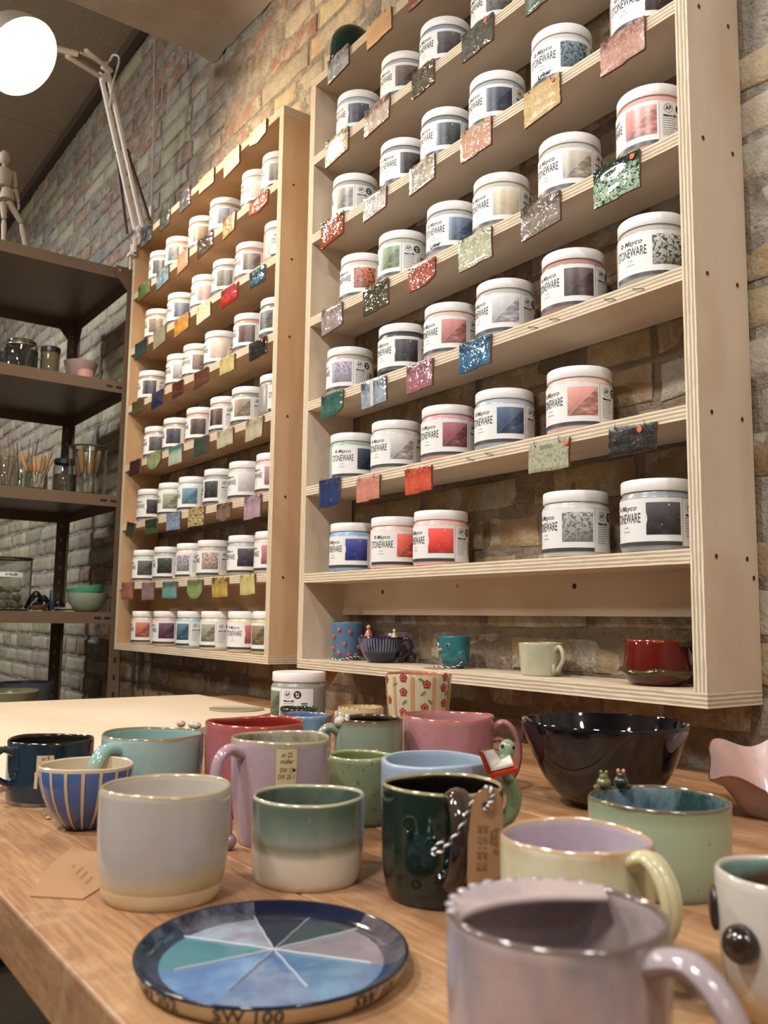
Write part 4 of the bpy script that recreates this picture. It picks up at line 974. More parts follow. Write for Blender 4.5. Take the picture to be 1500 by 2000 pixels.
# plate with glaze wedges
H=.0110; q=Pz(533.5,1846,ZT+H); R=537*proj(q)[2]/2/FPX*.985; x,y=q.x,q.y
t=shell('plate','round test plate divided into blue, teal and mauve glaze wedges, codes lettered on its rim','plate',x,y)
cen=Pz(535,1857,ZT+.004)
ends=[(473,1752),(603,1794),(759,1800),(748,1885),(600,1928),(439,1940),(323,1899),(334,1826)]
cxp,cyp=cen.x-x,cen.y-y
angs=[]
for a_,b_ in ends:
    q=Pz(a_,b_,ZT+.004); angs.append(math.atan2(q.y-cen.y,q.x-cen.x)%(2*PI))
cols=['2a3344','3c4a52','857c84','4f7496','4c6a96','5878a6','45808a','a3b2c2']; mots=['1c2640','34484a','93888e','6488a6','7088a6','6a94be','508690','8a8090']
wm=[glaze([(0.,c_),(1.,c_)],H,.12,.1,20,mot=m_,bump=.12) for c_,m_ in zip(cols,mots)]
rimc=['101a38','142038','5a545c','2f4460','2a3c5c','22385a','1f3a50','5f6470']
rm=[glaze([(0.,c_),(1.,c_)],H,.1,.1,30,mot='0c1428',bump=.1) for c_ in rimc]
order=sorted(range(8),key=lambda i:angs[i])
def sector(th,off=0):
    # th around plate centre -> angle about the wedge centre
    px_,py_=R*.8*math.cos(th)-cxp,R*.8*math.sin(th)-cyp; a_=math.atan2(py_,px_)%(2*PI)
    # clockwise list: wedge i lies between ends[i] and ends[i+1]
    for i in range(8):
        a0,a1=angs[i],angs[(i+1)%8]
        if (a0-a_)%(2*PI)<=(a0-a1)%(2*PI): return i
    return 0
mclay=glaze([(0.,'c4ad88'),(1.,'cdb894')],H,.3,.05); mdr=glaze([(0.,'151d2c'),(1.,'1a2436')],H,.08,.1)
P=[(0,.0015,mclay),(.060,.0015,mclay),(.0625,0,mclay),(.066,.0012,mclay),(.0685,.006,mclay),(.0700,.0128,mdr),(.0704,.0146,mdr),(.0697,.0154,mdr),(.0685,.0146,lambda th,z:rm[sector(th)]),(.0655,.0098,lambda th,z:rm[sector(th)]),(.0610,.0066,lambda th,z:rm[sector(th)]),(.0575,.0056,lambda th,z:wm[sector(th)]),(.003,.0052,lambda th,z:wm[sector(th)]),(0,.0052)]
k_=R/.0704; P=[(p[0]*k_,p[1]*.72,*p[2:]) for p in P]; pa=az_cam(x,y)
def pel(th,r,z):
    return r*(1+.075*math.cos(th-pa)**2)*(1+.004*math.sin(3*th)),z+.0004*math.sin(2*th+1)*(z/.011)**2
mb=MB()
# floor wedges built about their own centre, wall about the plate centre
mb.lathe(P[:12],mclay,144,wob=pel); 
nfl=160; b=len(mb.v); mb.v.append((cxp,cyp,.0039))
for j in range(nfl):
    th=2*PI*j/nfl; rr=pel(th,P[11][0],.004)[0]; mb.v.append((rr*math.cos(th),rr*math.sin(th),.0041))
for j in range(nfl): mb.face([b,b+1+j,b+1+(j+1)%nfl],wm[sector(2*PI*(j+.5)/nfl)],None,True)
mb.build('plate_body',t,sharp=80)
mwl=plain('b9bec4',.3,name='bare_line')
for (a_,b_) in ends:
    q=Pz(a_,b_,ZT+.0045)-Vector((x,y,ZT)); c_=Vector((cxp,cyp,.0044)); dd=(q-c_); dd.z=0; L_=min(dd.length,.056); e_=c_+dd.normalized()*L_
    k=MB(); sd=Vector((-dd.y,dd.x,0)).normalized()
    pts=[c_.lerp(e_,i/8)+sd*(.00022*math.sin(i*2.1+a_)) for i in range(9)]
    k.sweep(pts,.00065,mwl,6,flat=.5,up=(0,0,1) if 0 else None); k.build('wedge_line',t)
mbk=plain('2a211a',.5,name='painted_lettering')
def around(text,px_,py_,size):
    q=Pz(px_,py_,ZT+.007); th=math.atan2(q.y-y,q.x-x); k=MB()
    def f(s,h):
        z=.0056+h; t_=th+s/(.069*k_); zz=z/.72; r_=(.066+(.0685-.066)*(zz-.0012)/.0048 if zz<.006 else .0685+.0015*(zz-.006)/.0068)*k_; r_=pel(t_,r_,z)[0]+.0007; return (r_*math.cos(t_),r_*math.sin(t_),z)
    f=f; put_text(k,text,size*.9,mbk,f,sx=1.0,shear=.1,bold=.0001); k.build('lettering',t)
around('SW 100',487,1972,.0105); around('SW 101',712,1928,.0105); around('SW 252',312,1940,.0105)

# ruffled pink dish
R,H=.062,.050; q=Pz(1505,1490,ZT+.050); x,y=q.x,q.y
t=shell('ruffled_dish','pink ruffled dish with a wavy brown-edged rim at the right edge by the wall','dish',x,y)
dish_az=az_cam(x,y)+PI
def wv(th,r,z):
    k=(r/.062)**2; w_=math.sin(4*th+1.2)*.8+math.sin(7*th)*.35
    return r*(1+.10*k*math.sin(4*th+2.4)),z+.007*k*w_+.004*k+.017*k*math.cos(th-dish_az)
mp=glaze([(0.,'b98e88'),(1.,'c49a92')],H,.4,.1,14,mot='a8948c'); mbn=glaze([(0.,'5e3024'),(1.,'6d3a2c')],H,.15,.1)
P=[(0,.001,mp),(.024,0,mp),(.030,.006,mp),(.038,.020,mp),(.048,.034,mp),(.060,.0435,mp),(.0615,.0445,mbn),(.062,.0450,mbn),(.0605,.0460,mp),(.048,.038,mp),(.036,.024,mp),(.026,.010,mp),(0,.005,mp)]
mb=MB(); mb.lathe(P,mp,96,wob=wv); mb.build('dish_body',t)
# wood block, clear disc, kraft tag on the table, tag on the rack
q=Pz(683,1396,ZT); t=shell('wood_block','small dark reddish-brown wooden block behind the cups against the wall','block',.36,-.10)
mb=MB(); mb.bbox(-.035,.035,-.022,.022,0,.040,wood_face('dark_wood','6b4028','7d4c30','54301e'),.002); mb.build('block_body',t)
q=Pz(462,1385,ZT+.007); t=thing('plastic_disc','thin clear plastic disc lying on the far corner of the white board','disc',(q.x,q.y,ZT+.0062))
a=N('clear_plastic'); a.col('d8d2b8'); a.set(Roughness=.12,Transmission_Weight=.55,IOR=1.2); mb=MB(); mb.lathe([(0,0),(.052,0),(.053,.0012),(.053,.0030),(.051,.0034),(.049,.0022),(0,.0020)],a.m,48); mb.build('disc_body',t)
def flat_tag(pts,label):
    P=[Pz(a_,b_,ZT+.001) for a_,b_ in pts]; c=sum(P,Vector())/len(P); c.z=ZT+.0003; t=thing('kraft_tag',label,'tag',c); mb=MB(); n=len(P)
    for z in(0,.0006): mb.v+=[(p.x-c.x,p.y-c.y,z) for p in P]
    mb.face(range(n),M_kraft); mb.face(range(n,2*n),M_kraft)
    for i in range(n): mb.face([i,(i+1)%n,n+(i+1)%n,n+i],M_kraft)
    mb.build('card',t); return t,c
t,c=flat_tag([(58,1749),(161,1755),(192,1736),(222,1668),(140,1655),(100,1686)],'brown kraft tag with faint pencil writing lying flat left of the pearly cup')
ink=plain('6a4a34',.9,name='faint_pencil'); mb=MB()
for i,(tx,a_,b_) in enumerate((('SW 165',152,1688),('SW 146 SW 165',163,1697),('SW 181 SW 168',172,1706),('SW 252 SW 107',182,1716))):
    q=Pz(a_-8,b_+4,ZT+.001); q2=Pz(a_+22,b_-28,ZT+.001); ux=(q2-q); ux.z=0; ux.normalize(); uy=Vector((-ux.y,ux.x,0))
    put_text(mb,tx,.0032,ink,lambda u,v:(q.x-c.x+ux.x*u+uy.x*v,q.y-c.y+ux.y*u+uy.y*v,.0009),sx=.8,shear=.2)
mb.build('handwriting',t)
px_tag('brown kraft tag hanging by string over the right rack\'s bottom board edge','tag',[(600+a_/4.167,1190+b_/4.167) for a_,b_ in((195,375),(238,370),(270,378),(288,410),(278,470),(215,570),(162,652),(155,600),(150,470),(165,420))],lambda a_,b_:1.735,plain('a77b4c',.8,name='kraft_card_warm'),
 text=[('farve nr 3',651,1303,50,.0058),('SW 253',644,1312,50,.0058),('SW 110',641,1322,50,.0058)])
# crumbs of clay on the table
for a_,b_,r_ in((94,1597,.0022),(126,1621,.0016),(88,1590,.0012)):
    q=Pz(a_,b_,ZT+r_*.6); mb=MB(); mb.ball((0,0,r_*.55),r_,plain('b39a7c',.8,name='dry_clay'),(1.3,1,.55),8)
    tag(mb.build('clay_crumb',None,loc=(q.x,q.y,ZT)),{94:'larger clay crumb on the table between the dark blue mug and striped bowl',126:'tiny clay crumb at the foot of the striped bowl',88:'smallest clay crumb left of the larger crumb by the dark blue mug'}[a_],'crumb')

# ================================================================ POTTERY ON THE RIGHT RACK'S BOTTOM BOARD
ZB=AZ[7]+TH+.0002
RG='pots on the right rack\'s bottom board'
def onb(px_,y): return Py(px_,1300,y).x
# spotted beaker
y=-.050; R=.0325; x=Py(678,1250,y).x; H=Py(678,1217,y).z-ZB+.002
t=thing('beaker','mid-blue beaker with raised orange-red spots, leftmost on the right rack\'s bottom board','cup',(x,y,ZB),0,RG)
mo=glaze([(0.,'4c6a8a'),(1.,'5b7c9c')],H,.3,.1,20); vessel(t,cupprof(R,H,.84,mo,glaze([(0.,'2c3c50'),(1.,'3c4c60')],H,.1),None,None,.003,curve=1.5),131,H=H,a=.006)
mo=glaze([(0.,'b95a44'),(1.,'b95a44')],H,.12,.05)
for i,(a_,z) in enumerate(((-28,.80),(10,.74),(-52,.62),(-8,.42),(-60,.30),(48,.35),(62,.62),(8,.14),(-30,.18),(38,.14))):
    f=cylmap(R,rel(x,y,a_),z*H,.0,lambda q:R*(.84+.16*(1-(1-max(0,min(1,q/H)))**1.5))); mb=MB(); mb.ball(f(0,0),.0042,mo,(1,1,1.15),10); mb.build('spot',t)
s_=thing('string_loop','black and white string wound round the foot of the spotted blue beaker','string',(x,y-.034,ZB+.003))
fr=az_cam(x,y); o_=Vector(s_.location); twine(s_,[Vector((x+math.cos(fr+R_(k))*.036,y+math.sin(fr+R_(k))*.036,ZB+.004+.003*math.sin(k/18)))-o_ for k in range(-60,85,18)]+[Vector((x+.028,y-.032,ZB+.002))-o_],.0014,'strand')
# navy ribbed cup
y=-.052; R=.0425; x=Py(744,1270,y).x; H=Py(744,1244,y).z-ZB
t=thing('ribbed_cup','navy-blue ribbed tea cup with tiny figures on its rim, on the right rack\'s bottom board','cup',(x,y,ZB),0,RG)
mn=glaze([(0.,'0f1838'),(.5,'131d44'),(1.,'1c2850')],H,.1,.1); ml_=plain('8a8a9c',.25,name='rib_light')
rf=.0
def ribs(th,z): return ml_ if (z>H*.42 and (th*46/(2*PI))%1<.30) else mn
P=[(0,.001,mn),(.020,.001,mn),(.0215,0,mn),(.0225,.001,mn),(.030,.008,mn),(.0365,.020,ribs),(.0405,.032,ribs),(.0422,H-.003,mn),(.0425,H-.001,mn),(.0415,H,mn),(.0400,H-.002,mn),(.037,.026,mn),(.028,.011,mn),(0,.005,mn)]
mb=MB(); mb.lathe(P,mn,368); mb.build('cup_body',t)
handle(R*.85,R*.98,H-.004,.010,.017,.0040,mn,rel(x,y,72),.8).build('handle',t)
T0=Vector((x,y,ZB)); mpk=glaze([(0.,'c9746a'),(1.,'c9746a')],.05,.2); msk=glaze([(0.,'d8b090'),(1.,'d8b090')],.05,.2)
for px_,c1,c2 in((717,mpk,msk),(777,msk,plain('d6cbb8',.3,name='pale_figure'))):
    p=Py(px_,1243,y+.0).copy()-T0; p.z=H; d2=math.hypot(p.x,p.y); k=min(1,.0405/max(d2,1e-6)); p.x*=k;p.y*=k
    mb=MB(); s=1. if px_==717 else .7; mb.lathe([(.0085*s,0),(.0078*s,.003*s),(.0045*s,.011*s),(.0025*s,.014*s),(0,.015*s)],c1,16,c=p); f_=mb.build('figurine',t)
    mb=MB(); mb.ball(p+Vector((0,0,.0175*s)),.0042*s,c2,(1,1,1),12); mb.build('head',f_)
    if px_==777:
        mb=MB(); mb.ball(p+Vector((-.008,-.003,.004)),.0038,c2,(1,1,1),10); mb.build('paw',f_)
# bird cup
y=-.050; R=.0262; x=Py(887,1275,y).x; H=Py(887,1242,y).z-ZB
t=thing('bird_cup','small teal cup shaped like a bird with an orange beak and white eye','cup',(x,y,ZB),0,RG)
mt=glaze([(0.,'24636a'),(.5,'2c6f76'),(1.,'2f757c')],H,.12,.1)
vessel(t,cupprof(R,H,.62,mt,mt,None,None,.0028,curve=5.5),141,H=H,a=.004,rimw=.0005)
for k,a_ in enumerate((-22,-84)):
    f=cylmap(R,rel(x,y,a_),H*.72,.0002); mb=MB(); mb.ball(f(0,0),.0032,plain('d8d4c8',.2,name='eye_white'),(1,1,1),12); e_=mb.build('eye',t); mb=MB(); q=Vector(f(0,0)); q=q+Vector((q.x,q.y,0)).normalized()*.0019; mb.ball(q,.0025,M_ink,(1,1,1),10); mb.build('pupil',e_)
f=Vector(cylmap(R,rel(x,y,-56),H*.57,0)(0,0)); d=Vector((f.x,f.y,0)).normalized(); mb=MB(); mb.sweep([f-d*.002,f+d*.003,f+d*.0065-Vector((0,0,.001))],[.0038,.0026,.0006],plain('c9825a',.3,name='beak_orange'),10); mb.build('beak',t)
f=Vector(cylmap(R,rel(x,y,30),H*.42,0)(0,0)); mb=MB(); mb.ball(f,.009,mt,(.45,1,1.),14,M=Matrix.Rotation(rel(x,y,30),3,'Z')); mb.build('wing',t)
s_=thing('string_loop','black and white string lying on a kraft scrap beside the teal bird cup','string',(x+.03,y-.03,ZB+.002))
o_=Vector(s_.location); twine(s_,[Vector((x+.026,y-.004,ZB+.014))-o_,Vector((x+.027,y-.014,ZB+.006))-o_,Vector((x+.020,y-.026,ZB+.003))-o_,Vector((x+.004,y-.034,ZB+.003))-o_,Vector((x-.012,y-.036,ZB+.003))-o_],.0010,'strand')
mb=MB(); mb.prism([(-.022,-.008),(.018,-.010),(.024,.002),(.012,.010),(-.020,.008)],0,.0006,M_kraft,M=Matrix.Rotation(PI/2,4,'X')); tag(mb.build('kraft_scrap',None,loc=(x-.004,y-.040,ZB+.0004)),'flat kraft card scrap lying under the string by the teal bird cup','tag')
# cream mug
y=-.056; R=.0335; x=Py(1057,1290,y).x; H=Py(1057,1255,y).z-ZB
t=thing('mug','pale cream-green mug with a leaf-ended handle, alone in the middle of the bottom board','mug',(x,y,ZB),0,RG)
mc_=glaze([(0.,'a08a58'),(.06,'bdb592'),(.5,'c2c0a2'),(.95,'c2bf9c'),(1.,'a98e60')],H,.25,.05,20,mot='b3b49a')
vessel(t,cupprof(R,H,.86,mc_,mc_,None,None,.0028,curve=1.4),151,H=H,a=.01,rimw=.001)
handle(R*.9,R,H-.007,.009,.013,.0036,mc_,rel(x,y,42),.85).build('handle',t)
f=Vector(cylmap(R*.92,rel(x,y,34),.011,.001)(0,0)); mb=MB(); mb.ball(f,.005,mc_,(.6,.9,1.6),10); mb.build('leaf',t)
# red mug with olive vine
y=-.058; R=.0400; x=Py(1283,1300,y).x; H=Py(1283,1250,y).z-ZB
t=thing('mug','glossy dark red mug wrapped in an olive vine, rightmost on the bottom board','mug',(x,y,ZB),0,RG)
mr=glaze([(0.,'541612'),(.5,'5e1210'),(.96,'641a14'),(1.,'9a4a30')],H,.06,.1)
P=[(0,.001,mr),(.026,.001,mr),(.029,0,mr),(.036,.004,mr),(.0425,.013,mr),(.0432,.020,mr),(.0415,.034,mr),(.0395,.048,mr),(.0380,H-.0015,mr),(.0372,H,mr),(.0358,H-.001,mr),(.037,.040,mr),(.038,.018,mr),(.028,.006,mr),(0,.005,mr)]
mb=MB(); mb.lathe(P,mr,72,wob=wobf(H,161,.006,.02,.0008)); mb.build('cup_body',t)
mv=glaze([(0.,'2e3016'),(1.,'3f3c1c')],.06,.08,.3,60,mot='4f4420')
ra=rel(x,y,0); pts=[]
for i in range(25): a_=ra-R_(98)+i*R_(12); pts.append(Vector((.0435*math.cos(a_),.0435*math.sin(a_),.0165+.0015*math.sin(i*.9))))
a_=ra-R_(104); mb=MB(); mb.sweep([Vector((.050*math.cos(a_),.050*math.sin(a_),.0165))]+pts,[.0012]+[.0042+.0006*math.sin(i*1.7) for i in range(25)],mv,10,flat=.9,sub=3); mb.build('vine',t)
a_=rel(x,y,78); d=Vector((math.cos(a_),math.sin(a_),0)); s=Vector((-d.y,d.x,0)); mb=MB(); mb.sweep([d*.032-s*.022+Vector((0,0,H-.006)),d*.038-s*.010+Vector((0,0,H-.004)),d*.044+Vector((0,0,H-.006)),d*.050+Vector((0,0,.035)),d*.044+Vector((0,0,.018))],[.0030,.0055,.0052,.0046,.0046],mv,10); mb.build('handle',t)
# upturned green pot on top of the right rack
ztop=AZ[0]+TH+.0002; y=-.066; x=jar_x(645,ztop+.03,y,.043)
t=thing('pot','dark bottle-green glazed pot standing upside down on top of the right rack','pot',(x,y,ztop))
mg=glaze([(0.,'14302a'),(.6,'183a32'),(1.,'1c4038')],.1,.05,.2,20,bump=.8)
mb=MB(); mb.lathe([(.040,0),(.043,.004),(.0438,.030),(.0436,.052),(.0420,.068),(.0370,.080),(.029,.0885),(.017,.0935),(0,.095)],mg,64,wob=wobf(.08,171,.008,.02,0)); mb.build('pot_body',t)

# ================================================================ GLAZE TEST TILES ON THE SHELF EDGES
def tile_mat(main,top,kind,rough,sp=None):
    k=('tile',main,top,kind,rough,sp)
    if k in _mc: return _mc[k]
    a=N('tile_glaze'); u=a.uv(); s=a.n('ShaderNodeSeparateXYZ'); a.link(u,s.inputs[0]); o=a.obj()
    nz=a.noise(o,70,4,.6); f=a.math('ADD',s.outputs[1],a.math('MULTIPLY',a.math('SUBTRACT',nz,.5),.5))
    c=a.ramp(f,[(.55,main),(.78,top)])
    # raised letters and strokes where the glaze breaks to the second colour
    wv=a.noise(a.scale(o,1,1,.6),140,2,.5,1.5); ln=a.ramp(a.math('ABSOLUTE',a.math('SUBTRACT',wv,.5)),[(.0,.55),(.035,0.)])
    c=a.mix(ln,c,top)
    if kind=='speck': c=a.mix(a.ramp(a.noise(o,210,2,.5,.8),[(.54,0.),(.57,1.)]),c,sp)
    elif kind=='mott': c=a.mix(a.ramp(a.noise(o,55,4,.6),[(.40,0.),(.62,.85)]),c,sp)
    a.col(c); a.set(Roughness=rough,Coat_Weight=.6 if rough<.2 else 0.,Coat_Roughness=.04)
    h=a.math('ADD',a.math('MULTIPLY',ln,-.22),a.noise(o,60 if rough<.2 else 40,2)); a.bump(h,.6 if rough<.2 else .3,.0045)
    _mc[k]=a.m; return a.m
def tile_mesh(W,H,shape,seed,m,tilt=0.):
    r=random.Random(seed); mb=MB(); nx,nz=10,12; T=.0052
    jl=[r.uniform(-.0006,.0006) for _ in range(nz+1)]; jr=[r.uniform(-.0006,.0006) for _ in range(nz+1)]; skew=r.uniform(-.06,.06)*W
    def P(u,v):   # v 0 top .. 1 bottom
        j=int(v*nz+.5); b=0
        if shape=='notch': b=-.0022 if u<.55 else 0.
        elif shape=='notch2': b=-.0022 if u>.42 else 0.
        elif shape=='round': b=.38*H*(abs(2*u-1)**2.6)
        elif shape=='roundr': b=.30*H*max(0,u-.45)**2*3
        elif shape=='skew': b=.14*H*(u-.5)
        elif shape=='pent': b=.22*H*abs(2*u-1)
        else: b=.0006*math.sin(u*7+seed)
        x=-W/2+W*u+(jl[j]*(1-u)+jr[j]*u)+skew*v*.5
        if shape in('round','roundr') : pass
        z=-(H-b)*v if shape!='none' else -H*v
        return x,z
    b=0
    for j in range(nz+1):
        for i in range(nx+1):
            u,v=i/nx,j/nz; x,z=P(u,v); e=min(i,nx-i,j,nz-j)
            y=-T+(.0012 if e==0 else (.0002 if e==1 else 0))-.0006*noise.noise(Vector((x*140,z*140,seed)))
            mb.v.append((x,y,z))
    for j in range(nz):
        for i in range(nx):
            mb.face([j*(nx+1)+i,j*(nx+1)+i+1,(j+1)*(nx+1)+i+1,(j+1)*(nx+1)+i],m,[(a_/nx,1-b_/nz) for a_,b_ in((i,j),(i+1,j),(i+1,j+1),(i,j+1))],True)
    ring=[i for i in range(nx+1)]+[j*(nx+1)+nx for j in range(1,nz+1)]+[nz*(nx+1)+i for i in range(nx-1,-1,-1)]+[j*(nx+1) for j in range(nz-1,0,-1)]
    b=len(mb.v); mcl=plain('6a4a36',.7,name='fired_clay')
    for i in ring: mb.v.append((mb.v[i][0],0,mb.v[i][2]))
    for i in range(len(ring)): i2=(i+1)%len(ring); mb.face([ring[i],ring[i2],b+i2,b+i],mcl)
    mb.face([b+i for i in range(len(ring))],mcl); return mb
def tile(l,r,yt,yb,main,top,kind,shape,rough,words,side,where,k,sp=None,dot=None,lean=0.,tape=False):
    y=-D_-.0012; a_=Py(l,yt,y); b_=Py(r,yt,y); W=b_.x-a_.x; H=a_.z-Py(l,yb,y).z; H=max(.030,min(.060,H))
    t=thing('test_tile','%s test tile, %s from left, %s rack\'s %s'%(words,ORD[k],side,where),'tile',((a_.x+b_.x)/2,y,a_.z),0,'glaze test tiles on the %s rack'%side)
    t['label']=' '.join(t['label'].split()[:16])
    t.rotation_euler=(R_(rnd.uniform(0,2.5)),R_(lean),0)
    tile_mesh(W,H,shape,k*7+len(words),tile_mat(main,top,kind,rough,sp)).build('tile_body',t)
    for q in(-.32,.30):
        mb=MB(); x=q*W; mb.ball((x,-.0055,-.0045),.0011,plain('16110d',.6,name='pierced_hole'),(1,.4,1),8); mb.build('hole',t)
        mb=MB(); mb.sweep([(x,-.0058,-.0045),(x-.001,-.0066,-.0015),(x-.003,-.0045,.0025),(x-.0055,-.0008,.0045)],.00045,M_wire,6); mb.build('wire_hook',t)
    if 'pitted' in words or 'matt black' in words:
        mb=MB(); put_text(mb,'SW401' if 'pitted' in words else 'SW402',.0085,plain('6d6c58' if 'pitted' in words else '0f0e0e',.6,name='stamped_code'),lambda u,v:Vector((u*.9-.002,-.0062,v-.0075))); mb.build('stamped_code',t)
    if dot: mb=MB(); mb.ball((dot*W,-.0062,-.0075),.0040,M_orange,(1,.12,1),16); mb.build('orange_sticker',t)
    if tape: mb=MB(); mb.bbox(-.005,.005,-.0066,-.0060,-H-.002,.001,plain('b9b6ac',.4,name='clear_tape'),.0002); mb.build('tape_strip',t)
G='gloss'; g_=.07; s_m=.32; mt_=.5
EA=['top board','topmost shelf','second shelf','third shelf','fourth shelf','fifth shelf','sixth shelf']
A_T=[
 [(642.7,682.6,122,163,'8d9298','3a2a26','mott','skew',.12,'silver-grey and brown mottled',{'sp':'b5bcc2'}),(719,766,56,98,'b58d5e','c09a6c','p','notch',.55,'plain matt tan',{}),(801,834,-22,24,'7a4a38','5a342a','p','rect',.3,'reddish-brown',{})],
 [(639,682,281,327,'b09a7c','6d5a44','mott','skew',.12,'sandy translucent',{'sp':'d0c2a8'}),(715.7,763,219,267,'c9b8a8','4a3a34','mott','skew',g_,'white with dark outlined strokes',{'sp':'9a8a80','dot':.32}),(807,849,148,193,'4a4638','2c2820','mott','notch',g_,'dark olive glossy',{'sp':'6a6450'}),(905,965.6,72,123,'4c4a40','3a382e','mott','notch',.14,'grey-olive',{'sp':'5d6058','dot':.30}),(1028,1073,-18,32,'5c6a58','2a322c','mott','notch',g_,'speckled green-grey',{'sp':'8a9484'})],
 [(630,672,438.5,484,'8a3c20','3a1c14','mott','skew',g_,'glossy copper-red',{'sp':'a8542c'}),(713.6,757,391,432,'c2bcb4','8f8880','p','skew',g_,'shiny white',{}),(803,851,331,380,'a39c8c','4c463c','mott','skew',.05,'mirror-silver',{'sp':'c4bfb0'}),(902.8,962,265,319,'b88c72','a08468','mott','notch',.15,'peach-pink',{'sp':'c89c86'}),(1026,1096,187,250,'b09460','a98c58','mott','skew',.25,'mustard-sand',{'sp':'bfa574','dot':.36}),(1176,1263,88,150,'ab7e6e','6a4034','mott','notch',.25,'pink with a bronze top edge',{'sp':'b88c7c'})],
 [(631,670,608.6,654.6,'8f8080','5f5048','mott','skew',g_,'lilac-grey glossy',{'sp':'a89a9c'}),(712,760,567,617,'3f3d28','221f14','mott','notch',g_,'dark olive-black',{'sp':'504c34'}),(801,852,527,573,'9a4a3a','5a2a22','mott','roundr',g_,'glossy brick-pink',{'sp':'b0604e'}),(898,962,474,531,'a8aa8c','8c8e70','mott','notch',.1,'pale celadon',{'sp':'bcbea4'}),(1020.7,1096.7,410,470,'7c7066','16120f','mott','skew',g_,'taupe with a black top',{'sp':'8f857a'}),(1162,1252,337,407,'9db49c','16241c','speck','notch',.06,'white and dark green spotted',{'sp':'1c4030','dot':.38})],
 [(630.5,672,776,820,'2c5a50','20302a','mott','roundr',g_,'glossy teal',{'sp':'3a6e64'}),(708,755.6,751,798.7,'8a98a4','2a3038','mott','notch',g_,'grey-blue taped',{'sp':'a4b0ba','tape':True}),(797.6,847.6,717.5,768,'96606c','5a3c3a','mott','notch',.12,'mauve-pink',{'sp':'a06e7c'}),(900.6,961.6,674.5,728,'2c5a82','16242e','mott','notch',g_,'glossy ocean-blue',{'sp':'3f6f96'})],
 [(626.6,666,939.6,992.6,'1c2f5c','16244a','mott','rect',.12,'navy-blue',{'sp':'24396a'}),(700,744.4,936,980,'bf7c6c','a5756a','mott','notch',.14,'salmon-pink',{'sp':'c98878'}),(794,845,918,965,'c04c34','8a3424','mott','notch',.09,'bright red-orange',{'sp':'cc5a40'}),(1037,1115,870,926,'9c9c82','96967c','speck','rect',.5,'pitted pale-olive',{'sp':'7c7c64','dot':.46}),(1193,1285.7,840,893,'201d1c','242020','mott','skew',.25,'matt black, slightly tilted,',{'sp':'2c2826','dot':.18,'lean':3})],
 []]
